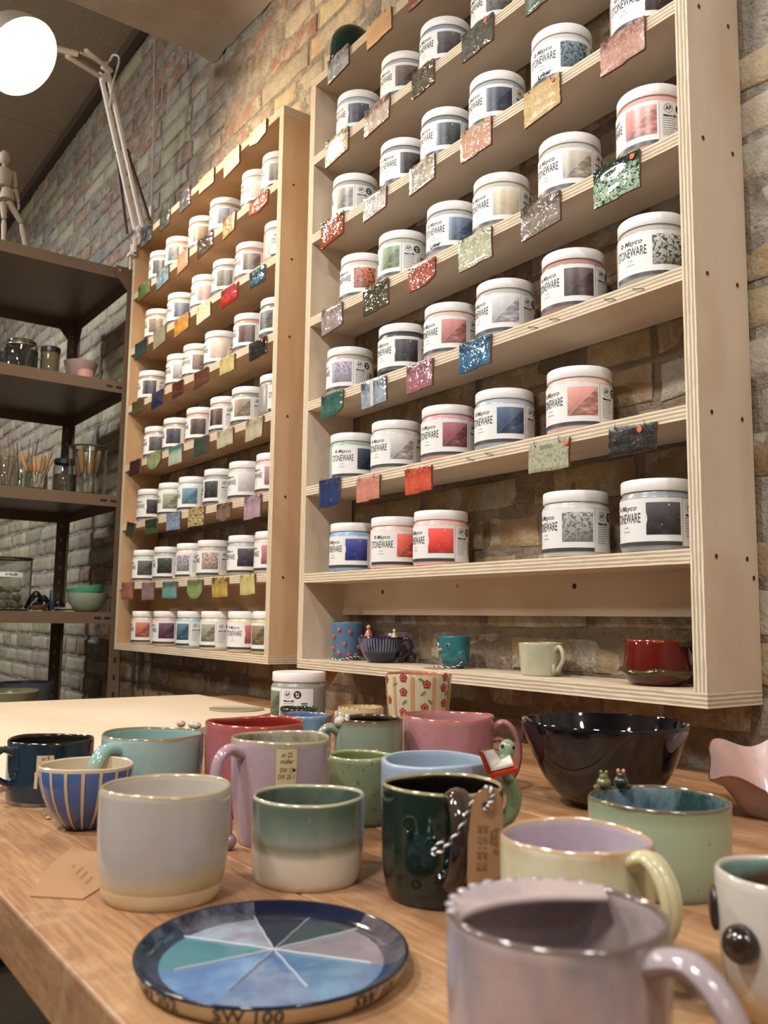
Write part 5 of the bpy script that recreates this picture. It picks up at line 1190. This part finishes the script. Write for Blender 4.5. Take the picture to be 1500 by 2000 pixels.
B_T=[
 [(277.5,298,449.5,485.5,'20262e','0f1214','mott','rect',.05,'sparkling blue-black',{'sp':'7d8c98'}),(315,333.5,418,452,'3a4440','16181a','mott','rect',.05,'dark green-grey sparkling',{'sp':'5c6a66'}),(353,372.5,380,416,'4a4c50','2a2420','mott','rect',.08,'dark steel-grey',{'sp':'62666c'}),(392,419.5,352.5,380,'b0ab86','8c8260','mott','rect',.3,'pale khaki-green',{'sp':'c0bb98'}),(440,468.8,310,346,'d4c496','cdb88a','p','skew',.4,'vanilla-cream',{}),(491,522,261,292.5,'cdbb8c','c0aa7a','mott','pent',.4,'speckled butter-cream',{'sp':'d8c89c'})],
 [(272.5,294,562,588,'5a6a38','3a4424','mott','skew',.2,'leaf-green',{'sp':'66783f'}),(307.8,330.5,535,565,'6a8494','3f4a44','mott','skew',.05,'silvery blue',{'sp':'a4bccb'}),(349.3,369,500,534,'ad7c58','96694a','p','skew',.4,'matt caramel-tan',{}),(387.5,416,472.5,504,'453a2c','241c14','mott','skew',.08,'dark olive-brown',{'sp':'5a4c38'}),(438.8,461,431,466,'b08438','6a4a1e','mott','skew',.06,'amber-gold glossy',{'sp':'c8a458'}),(490,525,397.5,427.5,'b35a3c','7a3422','mott','pent',.07,'terracotta-red glossy',{'sp':'bb6648'})],
 [(266,288.5,674.5,702,'1f3a3a','10201e','mott','skew',.06,'dark teal-black',{'sp':'2c5252'}),(302,324.5,649,682,'868672','7a7a66','mott','skew',.4,'sage-grey matt',{'sp':'929280'}),(343.3,370.3,626.5,658,'b07a2a','8a5a1c','mott','skew',.2,'rich honey-amber',{'sp':'c49038'}),(386.8,412.5,606,634,'c4c0a0','a8a484','mott','skew',.25,'off-white with greenish edge',{'sp':'cecab0'}),(434.5,466,570,601,'a81c18','5e120e','mott','skew',.06,'glossy scarlet',{'sp':'b82a22'}),(490,518.8,535,565,'1c4656','10222a','mott','rect',.05,'dark petrol-blue',{'sp':'2c5e70'})],
 [(260.5,281,788,812,'48462e','34321e','mott','rect',.3,'dull olive-brown',{'sp':'545238'}),(299.3,320.6,770,799.5,'1a2848','121c34','mott','rect',.12,'deep navy',{'sp':'24345a'}),(339,358.6,751,778.7,'4a1a14','2c0e0a','mott','rect',.07,'glossy oxblood',{'sp':'5e2a20'}),(381.6,407.5,730,759.5,'5a3424','3c2218','mott','skew',.15,'warm brown',{'sp':'6a4030'}),(432.3,460,704.5,734,'c2b274','a0925c','mott','rect',.15,'pale lemon-cream',{'sp':'cfc088'}),(489,521.5,673,705,'141613','201e18','mott','notch',.06,'black glossy',{'sp':'1c201c','dot':.33})],
 [(256,276,903,930,'35201f','261514','mott','rect',.2,'dark maroon',{'sp':'40282a'}),(289.7,315.8,888,920,'8a986c','66744c','mott','round',.1,'pale green rounded',{'sp':'a4b088'}),(332,357.6,875.5,910.5,'aab4a4','46706e','p','rect',.2,'pale grey with teal top',{}),(381.6,408.7,859,893,'2e3a32','26302a','mott','rect',.4,'dark grey-green matt',{'sp':'364238'}),(426.5,457,845,876,'b0aa92','7a7460','mott','notch',.3,'ivory-grey dark-flecked',{'sp':'bcb69e'}),(483.5,516,823.5,862,'aaa486','6e664e','mott','notch',.2,'parchment glossy streaked',{'sp':'b8b294'})],
 [(250.4,265.6,1022.4,1050,'38341f','2a2616','p','rect',.3,'narrow dark olive',{'lean':8}),(286.4,308.7,1016,1044,'1c3a1c','102410','mott','rect',.1,'bottle-green',{'sp':'2a4c26'}),(327.7,353.8,1004.7,1037,'8c9cb4','7c8698','speck','rect',.3,'blue-and-white speckled',{'sp':'4c5c80'}),(371,401,994.6,1030,'b8a878','a89868','speck','rect',.3,'cream with black spots',{'sp':'2c2418'}),(426.5,453,985.7,1021,'6e6058','1e1a18','mott','pent',.2,'charcoal and rust',{'sp':'8a6a58'}),(480.5,512,971.8,1014,'a58896','6a5458','mott','notch',.2,'lilac-pink',{'sp':'b296a4'})],
 [(240,262,1138,1170.8,'9a5c4c','7a4638','mott','rect',.3,'dusty rose-brown',{'sp':'a66a58'}),(280,302.7,1138,1172,'86706c','6c5654','mott','rect',.4,'grey-mauve matt',{'sp':'8e7a78'}),(320,347.5,1137.5,1168.7,'6a9494','4a5c58','p','rect',.3,'powder-aqua',{}),(369,398,1134,1170,'80945e','5c6c40','p','round',.3,'soft spring-green',{}),(416.5,446.7,1129,1166.5,'b09048','3c3020','mott','rect',.2,'ochre-yellow',{'sp':'c0a45c'}),(471.5,500,1123.3,1162,'b8ac70','9c9058','mott','rect',.4,'pale straw-yellow',{'sp':'c4b880','lean':-2})]]
for side,rows in(('right',A_T),('left',B_T)):
    for q,row in enumerate(rows):
        for k,e in enumerate(row): tile(*e[:10],side,EA[q],k,**e[10])

# ================================================================ METAL SHELVING AT THE LEFT
X0,X1=-1.72,-1.10; Y0,Y1=-.075,-1.02
t=thing('shelving_unit','brown enamelled metal shelving unit with slotted posts, left of the plywood wall racks','shelf',(X1,Y0,ZF+.0002))
o=Vector((X1,Y0,ZF))
def bx(mb,x0,x1,y0,y1,z0,z1,m=M_rack): mb.box(x0-o.x,x1-o.x,y0-o.y,y1-o.y,z0-o.z,z1-o.z,m)
M_slot=plain('1c1712',.8,name='slot_dark')
LV=[1.006,.645,.292,-.060,-.412,-.90]
for (x,sx) in((X1,-1),(X0,1)):
    for (y,sy) in((Y0,-1),(Y1,1)):
        mb=MB(); a0,a1=sorted((x,x+sx*.0018)); b0,b1=sorted((y,y+sy*.036)); bx(mb,a0,a1,b0,b1,ZF,1.012)
        a0,a1=sorted((x,x+sx*.036)); b0,b1=sorted((y,y+sy*.0018)); bx(mb,a0,a1,b0,b1,ZF,1.012)
        z=ZF+.03
        while z<.93:      # keyhole slots
            if all(abs(z-l+.02)>.03 for l in LV):
                bx(mb,min(x-.0004,x+sx*.0022),max(x+.0004,x+sx*.0022),y+sy*.018-.0035,y+sy*.018+.0035,z,z+.016,M_slot if sx<0 else plain('a59c86',.7,name='slot_light'))
            z+=.05
        mb.build('post',t)
for k,z in enumerate(LV):
    mb=MB(); h=.034
    bx(mb,X0+.003,X1-.003,Y1+.003,Y0-.003,z-.0012,z)
    for (x0,x1) in((X1-.004,X1-.0022),(X0+.0022,X0+.004)): bx(mb,x0,x1,Y1+.003,Y0-.003,z-h,z)
    for (y0,y1) in((Y0-.004,Y0-.0022),(Y1+.0022,Y1+.004)): bx(mb,X0+.003,X1-.003,y0,y1,z-h,z)
    if 0<k<5:
        for q in(.045,.075):
            bx(mb,X1-.0023,X1-.0016,Y0-q-.010,Y0-q+.010,z-h+.013,z-h+.020,M_slot)
    mb.build('shelf_panel',t)
# corner gussets at the top and bolts
for (x,sx) in((X1+.0006,-1),(X0-.0006,1)):
    for (y,sy) in((Y0,-1),):
        mb=MB(); P=[(y,1.012),(y+sy*.075,1.012),(y+sy*.075,.984),(y+sy*.034,.935),(y,.935)]
        for xx in(x,x+.0016): mb.v+=[(xx-o.x,a_-o.y,b_-o.z) for a_,b_ in P]
        n=5; mb.face(range(n),M_rack); mb.face(range(n,2*n),M_rack)
        for i in range(n): mb.face([i,(i+1)%n,n+(i+1)%n,n+i],M_rack)
        mb.build('gusset',t)
    for yy,zz in((Y0-.060,.998),(Y0-.018,.994),(Y0-.018,.952),(Y0-.016,.940-.008)):
        mb=MB(); mb.ball((x+(.0016 if sx<0 else 0)-o.x,yy-o.y,zz-o.z),.0055,M_bolt,(.55,1,1),12); mb.build('bolt',t)
for xx,sx in((X1,-1),(X0,1)):
    mb=MB(); y=Y0-.0022; P=[(xx,1.006),(xx+sx*.075,1.006),(xx+sx*.034,.935),(xx,.935)]
    for yy in(y,y+.0015): mb.v+=[(a_-o.x,yy-o.y,b_-o.z) for a_,b_ in P]
    for f in((0,1,2,3),(7,6,5,4),(0,1,5,4),(1,2,6,5),(2,3,7,6),(3,0,4,7)): mb.face(f,M_rack)
    mb.build('gusset',t)

def onshelf(px_,py_,z): q=Pz(px_,py_,z); return q
def glassjar(px_,y,z,R,H,label,lid=None,lidcol=None,cat='jar',content=None,x=None,neck=.86,rimc=None):
    """px_ gives x at depth y"""
    if x is None: x=-1.10-R-.02
    yy=y
    t=thing('glass_jar',label,cat,(x,yy,z+.0004))
    mb=MB(); P=[(0,.0006),(R*.9,0),(R,.003),(R,H*.78),(R*neck,H*.88),(R*neck,H-.001),(R*neck-.001,H),(R*neck-.0025,H-.001),(R*neck-.0025,H*.87),(R-.0025,H*.77),(R-.0025,.005),(R*.85,.0035),(0,.0035)]
    mb.lathe(P,M_glass,40); mb.build('glass',t)
    if content:
        c,hh=content; mb=MB(); mb.lathe([(0,.0040),(R-.0030,.0042),(R-.0030,hh),(0,hh+.001)],c,32); mb.build('contents',t)
    if lid:
        mb=MB(); mb.lathe([(0,H+.0002),(R*neck-.001,H+.0002),(R*neck+.0015,H-.012),(R*neck+.0025,H-.012),(R*neck+.0025,H+.002),(R*neck,H+.004),(0,H+.0045)],lidcol,40); mb.build('lid',t)
    return t
def ry(px_,x,z): return Px(px_,1000,x).y if 0 else None
def y_at(px_,py_,x): return Px(px_,py_,x).y
# second shelf (z .645)
z=LV[1]; xs=-1.165
y=y_at(41,700,xs); t=glassjar(0,y,z,.047,.078,'clip-top glass jar filled with dark powder, on the second shelf of the metal shelving',content=(plain('2f302f',.9,name='dark_powder'),.060),x=xs,neck=.9)
mb=MB(); mb.lathe([(0,.080),(.038,.080),(.041,.083),(.041,.087),(.036,.090),(0,.0905)],M_glass,32); mb.build('lid',t)
mb=MB(); mb.sweep([(.044*math.cos(a_*PI/8),.044*math.sin(a_*PI/8),.074) for a_ in range(16)],.0012,M_bolt,6,closed=True,sub=2); mb.sweep([(.0,.045,.074),(.0,.058,.070),(.0,.060,.052),(.0,.050,.045)],.0014,M_bolt,6); mb.build('wire_clip',t)
y=y_at(98,700,xs); t=glassjar(0,y,z,.028,.082,'small jar of beige slip with a black lid, on the second metal shelf',lid=True,lidcol=plain('141414',.3,name='black_lid'),content=(plain('8c8064',.9,name='beige_slip'),.070),x=xs,neck=.94)
y=y_at(4,700,xs-.11); t=glassjar(0,y,z,.040,.085,'glass jar with dark contents at the picture\'s left edge, second metal shelf',content=(plain('4a4436',.9,name='brown_powder'),.07),x=xs-.11)
xs2=-1.19; y=y_at(158,715,xs2)
t=thing('bowl','matt grey-pink flared bowl on the second metal shelf, beside the black-lidded jar','bowl',(xs2,y,z+.0004))
mpk=plain('a08a84',.7,name='grey_pink_clay'); mb=MB(); mb.lathe([(0,0),(.030,0),(.036,.010),(.052,.062),(.050,.063),(.033,.012),(0,.006)],mpk,48); mb.build('bowl_body',t)
xs2=-1.135; y=y_at(170,725,xs2)-.004
t=thing('cup','small salmon-pink upturned cup on the second metal shelf, in front of the flared bowl','cup',(xs2+.0,y,z+.0004))
mb=MB(); mb.lathe([(.0275,0),(.026,.008),(.0235,.024),(.022,.026),(0,.0265)],plain('b08478',.6,name='salmon_clay'),40); mb.build('cup_body',t)
# third shelf (z .292): jars of tools
z=LV[2]
def toolset(t,R,H,n,mat,L,rad,seed,spread=.8,metal=False,names='tool_handle'):
    r=random.Random(seed)
    for i in range(n):
        a_=2*PI*i/n+r.uniform(-.3,.3); k=r.uniform(.3,spread); b0=Vector((-math.cos(a_)*R*.5*k,-math.sin(a_)*R*.5*k,.006)); tp=Vector((math.cos(a_)*R*(.72 if L<H else 1.3)*k,math.sin(a_)*R*(.72 if L<H else 1.3)*k,L*r.uniform(.85,1.)))
        rr=rad*r.uniform(.8,1.1); mb=MB(); mid=b0.lerp(tp,.45)
        if metal: 
            mb.sweep([b0,mid],[rr*.25,rr*.3],M_bolt,6,sub=1); mb.sweep([mid,mid.lerp(tp,.25),mid.lerp(tp,.7),tp],[rr*.55,rr*1.05,rr,rr*.6],mat,10)
        else: mb.sweep([b0,mid,tp],[rr*.7,rr,rr*.75],mat,8)
        mb.build(names,t)
TG='pottery tools standing in glass jars on the third metal shelf'
def tools_in(tj,R,H,n,mats,L,rad,seed,desc,kind='pottery_tool',metal=True,spread=.8):
    r=random.Random(seed); base=Vector(tj.location); made=[]
    for i in range(n):
        a_=2*PI*i/n+r.uniform(-.1,.1); k=r.uniform(.85,max(.9,spread)); lim=R*.80
        b0=Vector((math.cos(a_)*lim*.42*k,math.sin(a_)*lim*.42*k,.006)); ll=L*r.uniform(.82,1.)
        e=lim*k*(ll/max(H,ll) if ll<=H else 1)
        tp=Vector((math.cos(a_)*e*(1 if ll<=H else ll/H*.92),math.sin(a_)*e*(1 if ll<=H else ll/H*.92),ll))
        rr=rad*r.uniform(.8,1.1); mid=b0.lerp(tp,.45); t=thing(kind,desc,'tool',base+b0,0,TG); made.append((proj(base+tp)[0],t))
        if metal:
            mb=MB(); mb.sweep([Vector(),mid-b0],[rr*.25,rr*.3],M_bolt,6,sub=1); mb.build('blade',t)
            mb=MB(); P=[mid,mid.lerp(tp,.25),mid.lerp(tp,.7),tp]; mb.sweep([p-b0 for p in P],[rr*.55,rr*1.05,rr,rr*.6],mats[i%len(mats)],10); mb.build('handle',t)
        else:
            mb=MB(); mb.sweep([Vector(),mid-b0,tp-b0],[rr*.7,rr,rr*.75],mats[i%len(mats)],8); mb.build('shaft',t)
    for k,(q,t) in enumerate(sorted(made,key=lambda e:e[0])): t['label']='%s, %s from left'%(desc,(ORD+['seventh','eighth'])[k])
xs=-1.165
y=y_at(12,920,xs); t=glassjar(0,y,z,.034,.090,'clear glass jar of slim wooden sticks, leftmost on the third metal shelf',x=xs); tools_in(t,.034,.09,6,[M_toolgrey],.125,.0030,5,'slim wooden stick in the leftmost glass jar, third metal shelf','modelling_stick',False)
xs=-1.150; y=y_at(70,935,xs); t=glassjar(0,y,z,.033,.052,'short glass jar crowded with tan-handled tools, third metal shelf',x=xs,neck=.95); tools_in(t,.033,.052,8,[M_toolwood,M_toolgrey],.118,.0058,9,'tan-handled tool leaning in the short glass jar',spread=1.)
xs=-1.31; y=y_at(47,905,xs); t=glassjar(0,y,z,.036,.105,'glass jar of thin brushes behind the short tool jar, third metal shelf',x=xs); tools_in(t,.036,.105,6,[M_toolgrey,plain('5a4a3a',.5,name='dark_shaft')],.185,.0022,15,'thin brush in the jar behind the short tool jar','brush',False)
xs=-1.175; y=y_at(171,910,xs); t=glassjar(0,y,z,.056,.150,'big glass jar of large wooden-handled tools, rightmost on the third metal shelf',x=xs,neck=1.0); tools_in(t,.056,.15,7,[M_toolwood,M_toolgrey],.145,.0095,21,'large wooden-handled tool inside the big glass jar',spread=.9)
mb=MB(); mb.lathe([(.0545,.146),(.058,.147),(.059,.150),(.057,.152),(.054,.151)],plain('4a4034',.3,name='dark_rim'),40); mb.build('rim',t)
xs=-1.255; y=y_at(128,900,xs); t=glassjar(0,y,z,.036,.115,'dark-lidded glass jar behind the tan-handled tools, third metal shelf',lid=True,lidcol=plain('181614',.4,name='black_lid'),content=(plain('6a6048',.9,name='olive_powder'),.07),x=xs)
# fourth shelf (z -.060)
z=LV[3]; xs=-1.19; R=.068; y=y_at(57,1130,xs)-R*.92
t=glassjar(0,y,z,R,.150,'large glass storage jar of pale stones with a lettered tape strip, fourth metal shelf',x=xs,neck=1.)
mb=MB(); mb.lathe([(R-.003,.147),(R+.001,.1475),(R+.0025,.150),(R,.153),(R-.003,.152)],plain('2c2620',.4,name='dark_rim'),40); mb.build('rim',t)
r=random.Random(4); ms=plain('8f8b78',.9,name='pale_stone')
for i in range(26):
    a_=r.uniform(0,2*PI); q=math.sqrt(r.random())*(R-.020); mb=MB(); mb.ball((q*math.cos(a_),q*math.sin(a_),.017+(i//9)*.022),r.uniform(.010,.0135),ms,(1,r.uniform(.8,1.1),r.uniform(.8,1)),8); mb.build('stone',t)
f=cylmap(R,az_cam(xs,y),.102,.0005); g=cylmap(R,az_cam(xs,y),.102,.0009)
mb=MB(); patch(mb,f,-.030,.045,-.007,.007,M_paper,10); mb.build('tape_strip',t); mb=MB(); put_text(mb,'N FILLER',.0085,M_ink,lambda a_,b_:g(a_+.012,b_),sx=1.,bold=.0003); mb.build('lettering',t)
x=-1.165; y=y_at(170,1170,x)
t=thing('bowl','matt grey-green plastic bowl on the fourth metal shelf, under the tilted green one','bowl',(x,y,z+.0004)); mg=plain('8f9a86',.5,name='grey_green_plastic')
mb=MB(); mb.lathe([(0,0),(.026,0),(.034,.004),(.050,.022),(.0575,.042),(.0595,.056),(.0575,.056),(.055,.042),(.048,.024),(.030,.006),(0,.004)],mg,56); mb.build('bowl_body',t)
t=thing('bowl','bright mint-green plastic bowl nested in the grey-green bowl on the fourth metal shelf','bowl',(x,y,z+.0260)); t.rotation_euler=(R_(9),R_(-2),0)
mb=MB(); mb.lathe([(0,0),(.022,0),(.030,.004),(.045,.020),(.052,.036),(.0545,.052),(.0525,.052),(.050,.038),(.043,.022),(.028,.006),(0,.004)],plain('4f9a72',.45,name='mint_plastic'),56); mb.build('bowl_body',t)
# dark heap of tools
md=plain('15161a',.18,name='black_plastic'); r=random.Random(8); x=-1.17; 
for i,(px_,lab) in enumerate(((70,'glossy black curled rib tool, leftmost of the dark heap on the fourth metal shelf'),(88,'glossy black plastic tool lying across the middle of the dark heap'),(122,'small black tool at the right of the dark heap by the bowls'))):
    y=y_at(px_,1170,x); t=thing('black_tool',lab,'tool',(x-.02*i,y,z+.0005)); mb=MB()
    h=.050-.012*i; mb.sweep([(-.02,.024,.007),(.0,.014,h*.7),(.01,-.002,h),(.0,-.016,h*.6),(-.01,-.026,.008)],[.006,.009,.011,.009,.006],md,10,flat=.6); mb.sweep([(.012,.02,.006),(.02,.0,h*.5),(.012,-.020,.006)],.0045,md,8); mb.build('tool_body',t)
y=y_at(101,1160,-1.14); t=thing('palette_knife','upright dark-blue handled tool standing against the black heap, fourth metal shelf','tool',(-1.135,y,z+.0005)); mb=MB(); mb.sweep([(0,0,.004),(0,.001,.03),(-.004,.001,.062)],[.007,.0085,.006],plain('252c3c',.3,name='blue_handle'),10); mb.build('handle',t)
y=y_at(78,1185,-1.13); t=thing('saucer','shallow brown ceramic dish in front of the black tools, fourth metal shelf','dish',(-1.135,y,z+.0005)); mb=MB(); mb.lathe([(0,0),(.016,0),(.026,.010),(.0265,.014),(.025,.014),(.014,.004),(0,.003)],plain('6a5040',.4,name='brown_dish'),36); t.rotation_euler=(R_(8),0,0); t.location.z+=.004; mb.build('dish_body',t)
y=y_at(115,1190,-1.19); 
mb=MB(); 
for i in range(3): mb.bbox(-.05,.05,-.045,.045,i*.004,i*.004+.0035,plain(('b5a890','4a3c30','c4b8a4')[i],.8,name='folded_paper_%s'%('abc'[i]) if 0 else 'folded_paper'),.0005,M=Matrix.Rotation(.12*i,4,'Z'))
tag(mb.build('paper_stack',None,loc=(-1.225,y+.02,z+.0004)),'small stack of folded papers behind the brown dish on the fourth metal shelf','paper')
# fifth shelf (z -.412)
z=LV[4]; x=-1.215; y=y_at(8,1352,x)
t=thing('bowl','wide shallow yellow-green bowl on the fifth metal shelf, at the left edge','bowl',(x,y,z+.0004))
my=glaze([(0.,'8f9070'),(.5,'9a9a70'),(1.,'a3a27a')],.115,.25,.05); mb=MB(); mb.lathe([(0,0),(.045,0),(.055,.010),(.080,.070),(.092,.108),(.097,.121),(.0955,.1235),(.088,.108),(.074,.068),(.050,.014),(0,.008)],my,64); mb.build('bowl_body',t)
x=-1.43; y=y_at(52,1338,x)
t=thing('bowl','grey-blue bowl behind the yellow-green bowl on the fifth metal shelf','bowl',(x,y,z+.0004))
mb=MB(); mb.lathe([(0,0),(.04,0),(.05,.010),(.072,.070),(.082,.128),(.080,.130),(.068,.072),(.045,.014),(0,.008)],plain('6e7c86',.4,name='grey_blue_glaze'),64); mb.build('bowl_body',t)
x=-1.56; y=y_at(10,1303,x)-.05
t=thing('kitchen_scale','pale grey-green scale with a round dial on a stem, left edge, fifth metal shelf','scale',(x,y,z+.0004)); mk=plain('9aa09a',.4,name='pale_enamel')
mb=MB(); mb.bbox(-.06,.06,-.05,.05,0,.030,mk,.008); mb.bbox(-.014,.014,-.014,.014,.028,.165,mk,.004); mb.build('stand',t)
mb=MB(); M=Matrix.Translation((.016,0,.190))@Matrix.Rotation(PI/2,4,'Y'); mb.lathe([(0,-.02),(.022,-.02),(.025,-.015),(.025,.012),(.022,.018),(.020,.014),(0,.013)],mk,40,M=M); mb.build('dial_housing',t)
mb=MB(); mb.lathe([(0,.0145),(.016,.0145),(.018,.0135)],plain('b8bcb6',.3,name='dial_face'),32,M=M); mb.build('dial',t)

# ================================================================ MANNEQUIN on the shelving
zt_=LV[0]; XM=-1.30
def W(px_,py_,x=XM): return Px(px_,py_,x)
base=W(12,458); t=thing('artist_mannequin','jointed pale wooden artist mannequin standing on top of the metal shelving, left arm hanging','mannequin',(XM,base.y,zt_+.0004))
o2=Vector((XM,base.y,zt_+.0004)); mw_=plain('b5a898',.6,name='pale_maple')
sc1=W(12,320); hh=sc1.z-o2.z
L=lambda px_,py_,dx=0:W(px_,py_)-o2+Vector((dx,0,0))
def limb(nm,a_,b_,r0,r1,par): mb=MB(); mb.sweep([a_,a_.lerp(b_,.12),a_.lerp(b_,.5),a_.lerp(b_,.9),b_],[r0*.6,r0,(r0+r1)/2*1.05,r1,r1*.6],mw_,12,sub=3); return mb.build(nm,par)
mb=MB(); mb.ball(L(9,308),.0190,mw_,(.9,.85,1.22),20); hd=mb.build('head',t)
mb=MB(); mb.lathe([(.007,-.014),(.006,.012)],mw_,14,c=L(9,326)); mb.build('neck',t)
mb=MB(); c0=L(8,346); mb.lathe([(0,-.030),(.017,-.029),(.021,-.018),(.025,.006),(.024,.020),(.016,.028),(0,.029)],mw_,20,c=c0); mb.build('chest',t)
mb=MB(); mb.ball(L(12,366),.010,mw_,(1,1,.8),12); mb.build('waist',t)
mb=MB(); c0=L(14,378); mb.lathe([(0,-.022),(.021,-.020),(.020,-.004),(.0165,.014),(.010,.017),(0,.017)],mw_,20,c=c0); mb.build('pelvis',t)
ua=limb('upper_arm',L(27,336),L(30,366),.0078,.0068,t); fa=limb('forearm',L(30,368),L(36,396),.0068,.0055,t); mb=MB(); mb.sweep([L(36,397),L(37,403),L(36,411)],[.0045,.0062,.003],mw_,8,flat=.6); mb.build('hand',t)
limb('upper_arm',L(-9,336),L(-13,366),.0078,.0068,t); limb('forearm',L(-13,368),L(-16,398),.0068,.0055,t)
limb('thigh',L(16,392),L(42,436),.0100,.0080,t); e=L(62,468); e.z=.006; limb('shin',L(42,438),e,.0085,.0055,t)
mb=MB(); mb.sweep([e,e+Vector((.006,.010,-.001)),e+Vector((.008,.022,-.002))],[.005,.006,.003],mw_,8,flat=.7); mb.build('foot',t)
limb('thigh',L(6,394),L(8,428),.0100,.0080,t); e=L(10,455); e.z=.006; limb('shin',L(8,430),e,.0080,.0055,t)
mb=MB(); mb.sweep([e,e+Vector((.012,.004,-.001)),e+Vector((.022,.004,-.002))],[.005,.006,.003],mw_,8,flat=.7); mb.build('foot',t)

# ================================================================ ARCHITECT LAMP clamped to the left rack
mlp=plain('e2ddd6',.35,name='lamp_enamel'); mwht=plain('d8d2ca',.3,name='shade_enamel'); mspr=plain('4c3c32',.45,.2,name='bronze_spring')
cl=Vector((-1.040,-.100,BZ[0]+TH)); t=thing('desk_lamp','lit white architect lamp with a round shade, clamped to the left plywood rack\'s top corner','lamp',cl)
mb=MB(); mb.bbox(-.018,.018,-.020,.016,.0005,.010,mlp,.002); mb.bbox(-.016,.016,-.024,-.0135,-.050,.010,mlp,.002); mb.bbox(-.016,.016,-.034,-.0135,-.052,-.040,mlp,.002); cb=mb.build('clamp',t)
mb=MB(); mb.sweep([(0,-.026,-.095),(0,-.026,-.035)],.0032,M_bolt,8,sub=1); mb.sweep([(0,-.026,-.012),(-.006,-.030,.0),(0,-.034,.010),(.006,-.030,.0),(0,-.026,-.012)],.0016,M_bolt,6); mb.build('clamp_screw',cb)
J0=Vector((.002,-.004,.040)); E1=PD(203,142,2.70)-cl; HC=PD(44,112,2.16)-cl; HE=PD(150,105,2.36)-cl
mb=MB(); mb.sweep([(0,-.002,.008),J0],[.007,.006],mlp,12,sub=1); mb.ball(J0,.014,mlp,(1,1,1),14); mb.build('pivot',t)
d=(E1-J0).normalized(); s=d.cross(Vector(FW)).normalized()
for k in(-1,1):
    mb=MB(); mb.sweep([J0+s*k*.012,E1+s*k*.011],.0086,mlp,8,sub=1); mb.build('lower_arm',t)
for k in(-1,1):
    mb=MB(); a0=J0.lerp(E1,-.01)+s*k*.040; b0=J0.lerp(E1,.50)+s*k*.017; mb.sweep([a0,a0.lerp(b0,.5),b0],.0055,mspr,8,sub=1); mb.ball(b0,.007,mspr,(1,1,1),10); mb.build('spring',t)
mb=MB(); mb.ball(E1,.014,mlp,(1,1,1),14); mb.bbox(-.012,.012,-.008,.008,-.03,.03,mlp,.003,M=Matrix.Translation(E1)); mb.build('elbow',t)
d2=(HE-E1).normalized(); s2=d2.cross(Vector(FW)).normalized()
for k in(-1,1):
    mb=MB(); mb.sweep([E1+s2*k*.022,HE+s2*k*.026],.0068,mlp,8,sub=1); mb.build('upper_arm',t)
mb=MB(); mb.sweep([E1+s2*.0,HE],.0045,mspr,8,sub=1); mb.build('spring',t)
mb=MB(); mb.sweep([HE+s2*.01,E1-d2*.02+Vector((0,0,.035)),E1+Vector((.02,.02,.055)),E1+Vector((.045,.03,.03)),E1+Vector((.03,.02,-.04)),E1.lerp(J0,.25)+s*.012],.0032,plain('cfc8c0',.4,name='white_cable'),8); mb.build('cable',t)
tc=(CAM-(cl+HC)).normalized(); rr_=(RT-tc*RT.dot(tc)).normalized(); up_=tc.cross(rr_); up_=up_ if up_.z>0 else -up_; nrm=(tc*math.cos(R_(44))+(rr_*.72-up_*.69)*math.sin(R_(44))).normalized(); q=nrm.to_track_quat('Z','Y').to_matrix().to_4x4(); M=Matrix.Translation(HC)@q
mb=MB(); R=.098
P=[(.018,-.118),(.020,-.105),(.040,-.100),(.065,-.085),(.084,-.058),(.094,-.028),(.098,0),(.0965,.0),(.092,-.028),(.082,-.057),(.063,-.083),(.038,-.098),(.018,-.102)]
mb.lathe(P,mwht,56,M=M); mb.lathe([(0,-.145),(.016,-.145),(.020,-.138),(.020,-.105),(0,-.105)],mlp,24,M=M); sh_=mb.build('lamp_shade',t)
a=N('lit_opal_bulb'); a.col('ffffff'); a.b.inputs['Emission Color'].default_value=(1,.80,.55,1); a.set(Emission_Strength=26.)
mb=MB(); mb.lathe([(0,-.010),(.02,-.0115),(.05,-.020),(.070,-.034),(.080,-.050)],a.m,40,M=M); mb.build('opal_diffuser',sh_)
mb=MB(); b0=HC-nrm*.11; mb.sweep([b0,(b0+HE)/2,HE],.008,mlp,10); mb.build('neck',t)
mb=MB(); b1=HC-nrm*.145; mb.sweep([b1,b1+Vector((0,-.01,.05)),b1+Vector((-.02,-.05,.09)),b1+Vector((-.02,-.12,.06))],.0035,plain('cfc8c0',.4,name='white_cable'),8); mb.build('cable',sh_)
sp=bpy.data.lights.new('desk_lamp_light','SPOT'); sp.energy=24; sp.color=(1,.74,.46); sp.spot_size=R_(165); sp.spot_blend=.5; sp.shadow_soft_size=.05
lo=bpy.data.objects.new('desk_lamp_light',sp); COL.objects.link(lo); lo.location=cl+HC+nrm*.012; lo.rotation_euler=(-nrm).to_track_quat('Z','Y').to_euler()
# cord hanging from the plaster boxing
p0=Py(302,78,-.03); p1=Py(296,402,-.03)
t=thing('hanging_cord','thin white cord with a small plastic end hanging down the brick wall beside the lamp','cord',(p0.x,p0.y,p0.z)); mb=MB(); d=p1-p0; mb.sweep([(0,0,0),d*.5+Vector((.006,0,0)),d],.0022,plain('c4beb4',.5,name='white_cord'),6); mb.build('cord',t)
mb=MB(); mb.bbox(-.012,.012,-.006,.006,-.045,0,plain('cfcac0',.4,name='white_end'),.003,M=Matrix.Translation(d)); mb.build('end_piece',t)
